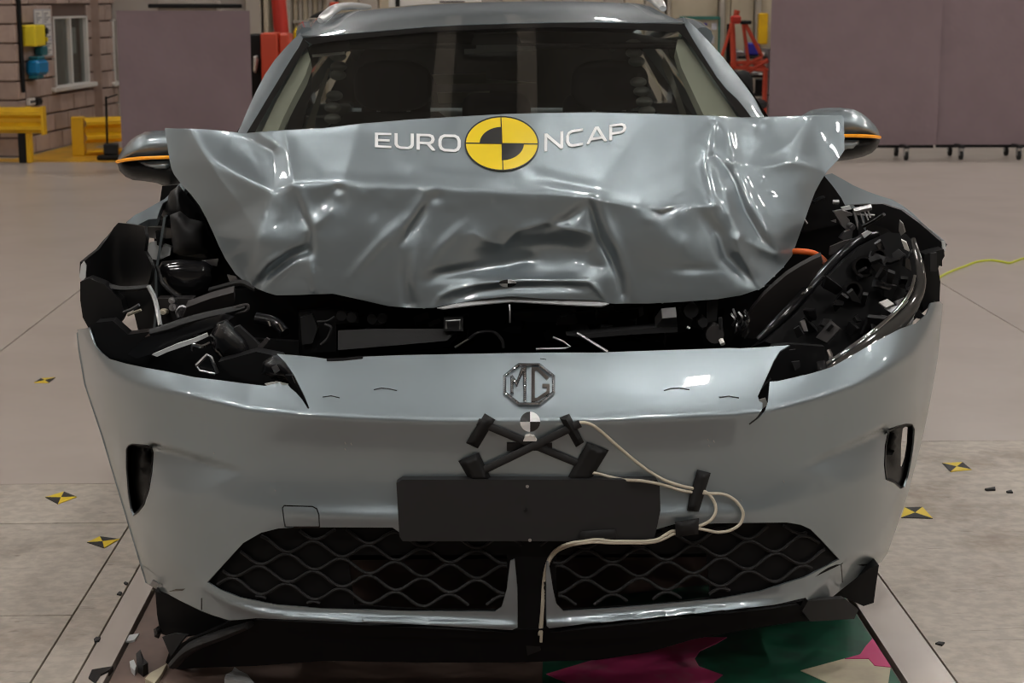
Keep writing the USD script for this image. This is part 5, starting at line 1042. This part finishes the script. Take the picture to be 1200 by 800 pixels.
for x, y, r, m in ((191, 365, 4.0, 'cable'), (202, 360, 4.5, 'steel'), (214, 366, 6.5, 'brownplate'), (201, 352, 4, 'steel')):
    a = W(x, y, .60); part(CAR, 'motor_bolt', join(cyl(a, a + [.0, .05, -.01], r / 520, 14), cyl(a + [0, -.004, 0], a + [0, .01, 0], r / 1100, 10)), m)
T_('hose_clip', [(209, 372, .585), (207, 365, .585), (212, 359, .585), (219, 361, .585)], .004, 'steel', 6)
P_('motor_block', [(184, 350), (226, 350), (226, 374), (214, 380), (190, 384)], .64, 'charcoal', .05)
P_('cover_plate', [(214, 371), (219, 360), (246, 350), (274, 342.5), (275, 353), (272, 360)], .56, 'brownplate', .02, (0, .002), 'charcoal flat cover plate')
part(CAR, 'slam_bar', join(tube(W(np.array([176, 200, 217, 245, 272, 288]), np.array([390, 383.5, 377.5, 370, 364, 359.5]), np.array([.46, .46, .46, .47, .48, .48])), [.012, .016, .016, .016, .014, .010], 8, 4, .7)), 'dark', smooth=50)
T_('slam_loop', [(272, 361, .475), (288, 357, .475), (291, 360, .475), (288, 364, .475), (274, 367, .475)], .004, 'brownplate', 6)
P_('lamp_body', [(170, 395), (216, 381), (262, 368), (274, 372), (250, 384), (214, 398), (180, 414), (160, 420), (150, 415)], .45, 'gloss_black', .05)
P_('light_strip', [(178, 415.5), (207, 403), (226, 397), (242, 390.5), (243.5, 394.5), (228, 401.5), (212, 407), (196, 412.5), (184, 418)], .40, 'whitemetal', .012, label='broken pale light strip')
T_('lens_frame', [(230, 428, .36), (243, 415.5, .36), (247, 418, .36), (255.5, 437, .36)], .004, 'steel', 5, 0); T_('lens_frame', [(230, 428, .36), (234, 434, .36), (252, 438, .36)], .003, 'steel', 5, 0)
P_('lens_plate', [(231, 428), (243, 417), (254, 436), (236, 433)], .372, 'gloss_black', .01)
T_('chrome_curl', [(226, 410, .40), (227, 404, .39), (236, 406, .39), (246, 402, .40)], .0045, 'chrome', 6)
part(CAR, 'lamp_motor', pillow([(246, 392), (254, 378), (266, 374), (278, 384), (290, 396), (296, 410), (290, 424), (276, 428), (258, 422), (248, 408)], .40, .06, .06, 3, .5), 'gloss_black', smooth=60)
P_('support_arm', [(274, 384), (280, 382), (304, 404), (308, 418), (296, 416)], .37, 'dark', .02, label='dark grey angled arm'); P_('support_arm', [(302, 406), (312, 396), (316, 398), (306, 410)], .36, 'brownplate', .012)
T_('hose', [(300, 372, .50), (322, 378, .49), (334, 390, .47)], .014, 'gloss_black', 10); T_('chrome_curl', [(314, 376, .46), (316, 382, .46)], .004, 'chrome', 6); T_('chrome_curl', [(326, 379, .45), (331, 388, .45)], .004, 'chrome', 6)
P_('lamp_bracket', [(256, 424), (300, 412), (330, 418), (344, 440), (352, 456), (338, 452), (318, 450), (300, 447), (270, 440)], .30, 'black', .05)
part(CAR, 'torn_foam', pillow([(308, 424), (320, 416), (332, 418), (341, 428), (346, 440), (349, 452), (342, 451), (332, 446), (318, 444), (306, 438)], .245, .03, .03, 2.5), 'gloss_black', smooth=40)
P_('torn_flap', [(310, 449.5), (324, 447), (338, 450), (333, 456), (322, 458)], .215, 'white', .004, label='torn pale edge of the bumper'); P_('torn_flap', [(318, 430), (324, 427), (328, 434), (322, 438)], .21, 'steel', .004)
T_('crack_edge', [(344, 440, .16), (351, 456, .15), (360, 476, .135)], .004, 'gloss_black', 6)
P_('crack_back', [(334, 440), (346, 440), (366, 480), (360, 482)], .20, 'black', .02)
# ---------------------------------------------------------------- the opened front: middle
part(CAR, 'radiator_support', join(pl([(270, 340), (930, 335), (940, 430), (270, 440)], .75, .03), pl([(345, 424), (890, 416), (890, 470), (345, 470)], .30, .02), pl([(330, 430), (900, 430), (900, 640), (330, 640)], .26, .02)), 'black')
part(CAR, 'bay_floor', join(box(-.62, .62, .30, 1.1, .32, .36)), 'black')
P_('crossmember', [(396, 387), (440, 385), (520, 385), (536, 387), (524, 399), (470, 404), (396, 410)], .48, 'black', .05, (0, -.001))
P_('crossmember', [(664, 393), (700, 390), (772, 383.5), (794, 384), (794, 389), (740, 392), (690, 396)], .46, 'dark', .05); P_('crossmember_end', [(768, 384), (776, 373), (793, 371.5), (793.5, 384)], .455, 'steel', .03, (0, .002), 'bare metal crossmember end')
P_('fan_frame', [(350, 366), (392, 362), (420, 366), (420, 378), (394, 380), (394, 412), (350, 414)], .56, 'black', .03); P_('fan_frame', [(352, 372), (366, 368), (372, 386), (366, 402), (354, 404)], .54, 'dark', .02)
T_('wire_loop', [(372, 377, .51), (384, 376, .5), (392, 371, .5)], .003, 'dark', 6); T_('wire_loop', [(376, 404, .5), (384, 396, .5), (388, 384, .5), (380, 380, .5)], .004, 'dark', 6)
for x, y in ((400, 370), (412, 372), (436, 374), (448, 373)): 
    a = W(x, y, .54); part(CAR, 'grommet', cyl(a, a + [0, .03, 0], .012, 14), 'dark')
P_('latch', [(520, 373), (543, 372), (543, 388), (520, 388)], .47, 'dark', .03); T_('latch_frame', [(523, 385, .455), (523, 376, .455), (539, 375, .455), (539, 386, .455)], .0028, 'steel', 6, 0)
T_('cable_stay', [(533, 407, .44), (543, 401, .44), (549, 397.5, .44)], .003, 'chrome', 6, 0); T_('cable_stay', [(549, 397.5, .45), (560, 390, .46), (578, 389, .46), (588, 398, .45), (590, 408, .44)], .004, 'gloss_black', 6); 
T_('cable_stay', [(648, 395, .44), (660, 400, .44), (668, 406, .44), (662, 408, .44), (628, 409, .44)], .0028, 'steel', 6, 0); T_('support_rod', [(676, 390, .44), (692, 400, .43), (712, 412, .42)], .004, 'steel', 6, 0)
T_('support_rod', [(597, 357, .46), (597.5, 366, .45), (597.5, 378, .45)], .0025, 'steel', 6, 0)
for i in range(26):
    x = 400 + rng.random() * 440; y = 362 + rng.random() * 40; w = 8 + rng.random() * 26; h = 4 + rng.random() * 10; th = (rng.random() - .5) * .8
    c, s = math.cos(th), math.sin(th); q = [(x + a * c - b * s, y + a * s + b * c) for a, b in ((-w / 2, -h / 2), (w / 2, -h / 2), (w / 2, h / 2), (-w / 2, h / 2))]
    P_('bay_component', q, .52 + .12 * rng.random(), ('black', 'gloss_black', 'dark', 'black')[i % 4], .03, ((rng.random() - .5) * .003, (rng.random() - .5) * .004))
P_('bay_cover', [(600, 366), (720, 360), (724, 372), (700, 376), (604, 378)], .60, 'dark', .03); a = W(698, 366, .59); part(CAR, 'grommet', cyl(a, a + [0, .02, 0], .006, 10), 'gloss_black')
P_('horn', [(656, 372), (674, 368), (678, 380), (652, 381)], .55, 'dark', .03)
for x, y, r in ((810, 364, 9), (824, 378, 6), (838, 392, 11)):
    a = W(x, y, .50); part(CAR, 'pump', cyl(a, a + [0, .05, 0], r / 520, 18), 'dark' if r != 11 else 'brownplate')
P_('support_leg', [(828, 346), (842, 344), (840, 376), (828, 378)], .52, 'dark', .02); T_('support_rod', [(844, 372, .46), (845, 386, .46)], .005, 'dark', 6, 0)
T_('foil_scrap', [(805, 383, .42), (808, 385, .42)], .004, 'steel', 6, 0); T_('foil_scrap', [(845, 398, .38), (847, 403, .37)], .006, 'white', 6, 0)
for i in range(14):
    x = 852 + rng.random() * 24; y = 352 + rng.random() * 34; T_('wire_loop', [(x, y, .5), (x + 6 * rng.random(), y + 7, .49), (x + 8 * rng.random() - 4, y + 14, .5)], .0028, ('steel', 'gloss_black', 'dark')[i % 3], 5)
# ---------------------------------------------------------------- the opened front: right side
part(CAR, 'inner_panel', panel([(962, 212), (976, 228), (992, 246), (1030, 242), (1058, 246), (1078, 262), (1092, 275), (1106, 288), (1105, 300), (1098, 318), (1098, 350), (1086, 362), (1060, 385), (980, 440), (905, 446), (905, 404), (860, 404), (870, 350), (917, 314), (948, 241)], lambda x, y: .92 + .0 * x, step=12, thick=.02), 'black', smooth=30)
part(CAR, 'arch_liner', panel([(1000, 240), (1034, 239), (1056, 246), (1078, 262), (1107, 287), (1104, 293), (1072, 296), (1040, 268), (1020, 262)], lambda x, y: .80 - .0016 * (np.asarray(x) - 1000), step=8, thick=.012), 'black', 'black inner wing liner, right', smooth=40)
part(CAR, 'arch_liner', panel([(948, 242), (958, 220), (966, 206), (976, 218), (986, 232), (992, 244), (994, 254), (985, 262), (950, 270), (940, 272)], lambda x, y: .86 + 0 * x, step=8, thick=.012), 'black', smooth=40)
P_('liner_edge', [(1104, 282), (1108, 283), (1108.5, 294), (1105, 293)], .60, 'whitemetal', .006)
P_('arch_bracket', [(1084, 298), (1094, 295), (1106, 292), (1107, 300), (1104, 305), (1104, 312), (1099, 311), (1102, 330), (1101, 353), (1090, 354), (1082, 366), (1078, 330)], .58, 'black', .05)
P_('lamp_tag', [(1090, 297), (1098, 296), (1098, 318), (1090, 318)], .545, 'dark', .012)
P_('wing_bracket', [(977, 248), (986, 246), (999, 250), (999, 252.5), (992, 253.5), (996, 258), (996, 272), (988, 266)], .74, 'steel', .02, label='bare metal wing bracket'); P_('wing_bracket', [(986, 243), (996, 241), (998, 245), (988, 247)], .72, 'whitemetal', .01)
a = W(999, 266, .70); part(CAR, 'bracket_bolt', join(cyl(a, a + [0, .03, 0], .008, 14), cyl(a + [0, -.006, 0], a, .004, 6)), 'steel')
P_('bracket_foot', [(990, 272), (1000, 268), (998, 280), (990, 282), (984, 279)], .70, 'steel', .02)
gr_ = [(1000.5, 246.5), (1021.5, 242), (1025, 252.5), (1007, 269)]
T_('vent_grid', [(1000.5, 246.5, .68), (1006.5, 269, .67)], .004, 'steel', 6, 0); T_('vent_grid', [(1000.5, 247, .68), (1021, 242.5, .68)], .008, 'steel', 6, 0); T_('vent_grid', [(1004, 251, .68), (1025, 252, .68)], .0025, 'steel', 5, 0)
for x0, x1, y1 in ((1007, 1012, 262), (1012.5, 1017.5, 258), (1017, 1020, 255)): T_('vent_grid', [(x0, 246, .68), (x1, y1, .675)], .0022, 'steel', 5, 0)
T_('vent_arm', [(1010, 266, .64), (1022, 260, .62), (1036, 251, .60)], .008, 'dark', 8, 4, None, .5)
T_('scrap_bar', [(953, 237, .8), (960, 233, .8), (966, 231, .8)], .010, 'dark', 6, 0, None, .5); T_('scrap_bar', [(976, 236.5, .8), (983, 236.5, .8)], .006, 'steel', 6, 0); T_('splinter', [(939.5, 252, .66), (946, 262, .66)], .0025, 'steel', 5, 0); P_('foil_scrap', [(974, 259), (980, 257), (980, 261)], .74, 'steel', .006)
T_('high_voltage_cable', [(916, 297, .66), (930, 294.5, .62), (944, 295, .60), (954, 297, .60), (962, 302, .62), (968, 308, .66)], .0075, 'orange', 10, 4, 'orange high-voltage cable')
P_('grille_shutter', [(869, 395), (872, 380), (880, 364), (894, 347), (908, 334), (922, 322), (938, 312), (953, 304), (962, 300), (964, 306), (962, 314), (946, 337), (930, 354), (915, 371), (900, 386), (884, 397)], .50, 'brownplate', .015, (-.0002, .0012), 'charcoal leaf-shaped panel')
P_('grille_shutter', [(973, 289), (990, 282), (1004, 279), (1002, 284), (984, 295), (972, 299)], .62, 'brownplate', .01)
T_('lamp_rim', [(888, 398, .42), (905, 383, .43), (930, 358, .46), (960, 325, .52), (985, 298, .58), (1010, 280, .60), (1030, 274, .60)], [.008, .012, .014, .014, .013, .012, .008], 'gloss_black', 8, 4)
P_('rim_cap', [(1010, 274), (1017, 270), (1022, 272), (1013, 279)], .585, 'whitemetal', .006)
T_('chrome_curl', [(940, 346, .43), (945, 340, .44), (950, 336, .45)], .0045, 'chrome', 6)
HB = [(896, 400), (930, 370), (960, 335), (990, 305), (1015, 284), (1040, 272), (1062, 274), (1076, 290), (1084, 320), (1084, 345), (1070, 368), (1040, 395), (1005, 418), (972, 440), (962, 434), (935, 404), (905, 403)]
hl = part(CAR, 'headlamp', panel(HB, lambda x, y: .50 - .0008 * (np.asarray(y) - 330) + .0006 * (np.asarray(x) - 1000), step=10, thick=.08), 'skirt', 'shattered right headlamp', smooth=30)
hfn = lambda x, y: .50 - .0008 * (y - 330) + .0006 * (x - 1000)
r2_ = np.random.default_rng(35)
for i in range(46):
    x = 930 + r2_.random() * 140; y = 285 + r2_.random() * 110
    if not Polygon(HB).buffer(-8).contains(shapely.Point(x, y)): continue
    w = 5 + r2_.random() * 20; h = 4 + r2_.random() * 14; th = r2_.random() * 3; c, s = math.cos(th), math.sin(th)
    q = [(x + a * c - b * s, y + a * s + b * c) for a, b in ((-w / 2, -h / 2), (w / 2, -h / 2 * r2_.random()), (w / 2 * r2_.random(), h / 2), (-w / 2, h / 3))]
    part(hl, 'broken_piece', pl(q, hfn(x, y) - .02 - .04 * r2_.random(), .008, ((r2_.random() - .5) * .006, (r2_.random() - .5) * .006)), ('black', 'gloss_black', 'black', 'dark')[i % 4])
for cx, cy, r in ((1012, 312, 13), (1000, 340, 11), (1030, 300, 9)):
    a = W(cx, cy, hfn(cx, cy) - .03); part(hl, 'projector', join(trimesh.creation.annulus(r / 520 * .75, r / 520, .04, segment=[a, a + [0, .05, -.01]], sections=24)), 'gloss_black', smooth=40)
for q, m in (([(956, 395), (973.5, 375), (985, 384.5), (969, 401)], 'brownplate'), ([(1030, 354), (1040, 350), (1048, 356), (1038, 360)], 'white'), ([(1048, 353), (1060, 348), (1058, 356), (1066, 351), (1056, 364)], 'steel'), ([(1036, 361), (1052, 358), (1056, 366), (1044, 366)], 'whitemetal'), ([(1022, 378), (1030, 370), (1032, 382), (1024, 388)], 'steel'), ([(1034, 370), (1044, 372), (1036, 380)], 'brownplate'), ([(938, 377), (943, 374), (947, 388), (942, 388)], 'steel'), ([(930, 386), (936, 382), (942, 392), (934, 396)], 'dark'), ([(1054, 258), (1058, 262), (1061, 272), (1056, 276), (1053, 270)], 'steel'), ([(1056, 281), (1062, 284), (1066, 295), (1060, 292)], 'white'), ([(1064, 384), (1071, 372), (1068, 386), (1062, 392)], 'whitemetal')):
    x, y = np.array(q).mean(0); part(hl, 'broken_piece', pl(q, hfn(x, y) - .05, .005, ((r2_.random() - .5) * .003, (r2_.random() - .5) * .003)), m, {'white': 'white shard', 'steel': 'bright shard', 'whitemetal': 'pale shard', 'brownplate': 'grey patterned plate'}.get(m))
GD = [(969, 440, .27), (985, 430, .275), (1005, 416, .29), (1030, 398, .32), (1050, 381, .36), (1064, 366, .39), (1074, 350, .42), (1079, 332, .45), (1078, 312, .48), (1073, 292, .52), (1070, 280, .54)]
p = np.array(GD); part(hl, 'light_guide', tube(W(p[:, 0], p[:, 1], p[:, 2]), [.020, .025, .025, .023, .020, .016, .013, .012, .010, .008, .006], 12, 4), 'lens', 'smoked curved light guide', smooth=60)
p2 = p + np.array([-7, -9, .0]); part(hl, 'light_guide_trim', tube(W(p2[:8, 0], p2[:8, 1], p2[:8, 2] - .004), [.006, .007, .007, .006, .005, .004], 8, 4), 'chrome', 'bright chrome strip', smooth=60)
p3 = p + np.array([4, 7.0, .0]); part(hl, 'light_guide_trim', tube(W(p3[:6, 0], p3[:6, 1], p3[:6, 2] - .004), [.005, .006, .005, .004], 8, 4), 'whitemetal', 'pale strip', smooth=60)
T_('lamp_end', [(962, 424, .26), (964, 436, .25), (969, 444, .25)], [.012, .014, .008], 'gloss_black', 8); T_('chrome_curl', [(971, 410, .30), (974, 418, .29), (973, 426, .28)], .005, 'chrome', 6)
P_('lamp_recess', [(905, 405), (926, 403), (966, 406), (966, 432), (930, 442), (902, 450), (896, 444)], .30, 'black', .02); P_('recess_tab', [(928, 424), (937, 423), (938, 430), (932, 434)], .285, 'dark', .008)
P_('crack_back', [(886, 462), (904, 444), (906, 470), (880, 500)], .20, 'black', .015)
P_('torn_flap', [(890, 468), (897, 466), (900, 474), (892, 480)], .125, 'white', .003, label='torn pale edge of the bumper')
# ================================================================== TEST EQUIPMENT TAPED TO THE BUMPER
bY = lambda x, y: bf(x, y)
plY = lambda x, y: np.minimum(bf(x, y), np.where((np.asarray(y) > 560) & (np.asarray(x) > 464) & (np.asarray(x) < 775), bf(x, np.full_like(np.asarray(y, float), 575.0)) - .022, 9))
def strip(p0, p1, label, lift):
    p = np.linspace(p0, p1, 14); single('contact_strip', tube(W(p[:, 0], p[:, 1], bf(p[:, 0], p[:, 1]) - lift), .0048, 10, flat=1.75), 'dark', label, 'sensor strip', smooth=50)
strip((560, 494), (690, 548), 'dark grey sensor strip running down to the right, under the crossing', .004)
strip((556, 556), (680, 496), 'dark grey sensor strip rising to the right, over the crossing', .011)
TP = [([(568, 484), (580.5, 491.5), (560, 525.5), (546, 519)], 'square black tape piece at the upper left end of the cross', .016), ([(537, 540), (561, 530), (578, 565), (552, 566)], 'black tape piece at the lower left end of the cross', .021),
      ([(655.5, 489), (667, 484.5), (684.5, 518), (675, 524)], 'narrow black tape piece at the upper right end of the cross', .021), ([(688, 518), (713.5, 527.5), (690, 566), (662, 565)], 'large black tape piece at the lower right end of the cross', .016),
      ([(817, 550), (833, 554), (825, 580), (819, 599.5), (805, 598), (807.5, 583)], 'black tape strip holding the cable loop right of the plate holder', .017), ([(791, 611), (819, 607), (818.5, 626), (792, 629)], 'black tape piece on the cable at the grille edge', .012),
      ([(680, 622), (722, 620), (722.5, 634), (679, 636.5)], 'black tape patch over the lower edge of the plate holder', .006), ([(633, 677), (650.5, 675), (649, 706), (634, 708)], 'upright black tape on the cable at the silver fin', .03)]
for q, lb, lf in TP:
    cx, cy = np.mean(q, 0); base_ = plY if cy > 600 else bY
    if cy > 600 and cx > 780: base_ = lambda x, y: bf(x, np.full_like(np.asarray(y, float), 604.0)) - .014
    if cx < 655 and cy > 660: base_ = lambda x, y: np.full_like(np.asarray(x, float), .055)
    fn = (lambda b_, lf_, q_: lambda x, y: b_(x, y) - lf_ * (1 - .75 * np.clip(1 - np.array([Polygon(q_).exterior.distance(shapely.Point(*k)) for k in np.c_[x, y]]) / 4, 0, 1)))(base_, lf, q)
    m_ = panel(q, fn, step=4, thick=.0015); single('tape_piece', m_, 'tape', lb, 'tape', smooth=50)
def cable(pts, label, r=.0033):
    p = cat(np.array(pts, float), 6); Y = np.where(p[:, 1] < 606, bf(p[:, 0], p[:, 1]) - .008, bf(p[:, 0], np.full(len(p), 606.0)) - .010)
    onp = (p[:, 0] > 600) & (p[:, 0] < 774) & (p[:, 1] > 562) & (p[:, 1] < 640); Y = np.where(onp, np.minimum(Y, bf(p[:, 0], np.full(len(p), 575.0)) - .030), Y)
    low = p[:, 1] > 640; Y = np.where(low, .030 + .0 * Y, Y); Y = gaussian_filter(Y, 2.0, mode='nearest')
    single('sensor_cable', tube(W(p[:, 0], p[:, 1], Y), r, 8), 'cable', label, 'cable', smooth=True)
cable([(672, 497), (682, 495), (692, 497), (704, 505), (722, 521), (742, 538), (762, 553), (780, 563), (798, 569), (816, 573), (828, 577), (836, 586), (839, 597), (835, 607), (827, 613), (816, 617), (800, 622), (788, 622), (779, 627), (770, 632), (755, 634), (735, 634), (718, 634), (700, 632), (684, 634), (670, 636), (656, 641), (646, 650), (640, 664), (637, 682), (636, 700), (634.5, 722), (632, 744)], 'cream cable from the upper end of the sensor cross, with the small loop')
cable([(690, 553), (702, 555), (716, 559), (732, 562), (750, 563), (768, 566), (784, 570), (800, 575), (816, 577), (832, 578), (848, 579), (860, 585), (868, 594), (871, 603), (867, 614), (856, 621), (842, 623.5), (828, 621), (815, 619), (800, 624.5), (790, 625), (780, 630), (768, 634.5), (752, 636), (735, 636), (718, 636), (700, 635), (684, 636), (668, 639), (654, 645), (645, 655), (641, 668), (639, 684), (637, 704), (635.5, 724), (634, 752)], 'cream cable from the lower end of the sensor cross, with the wide loop')
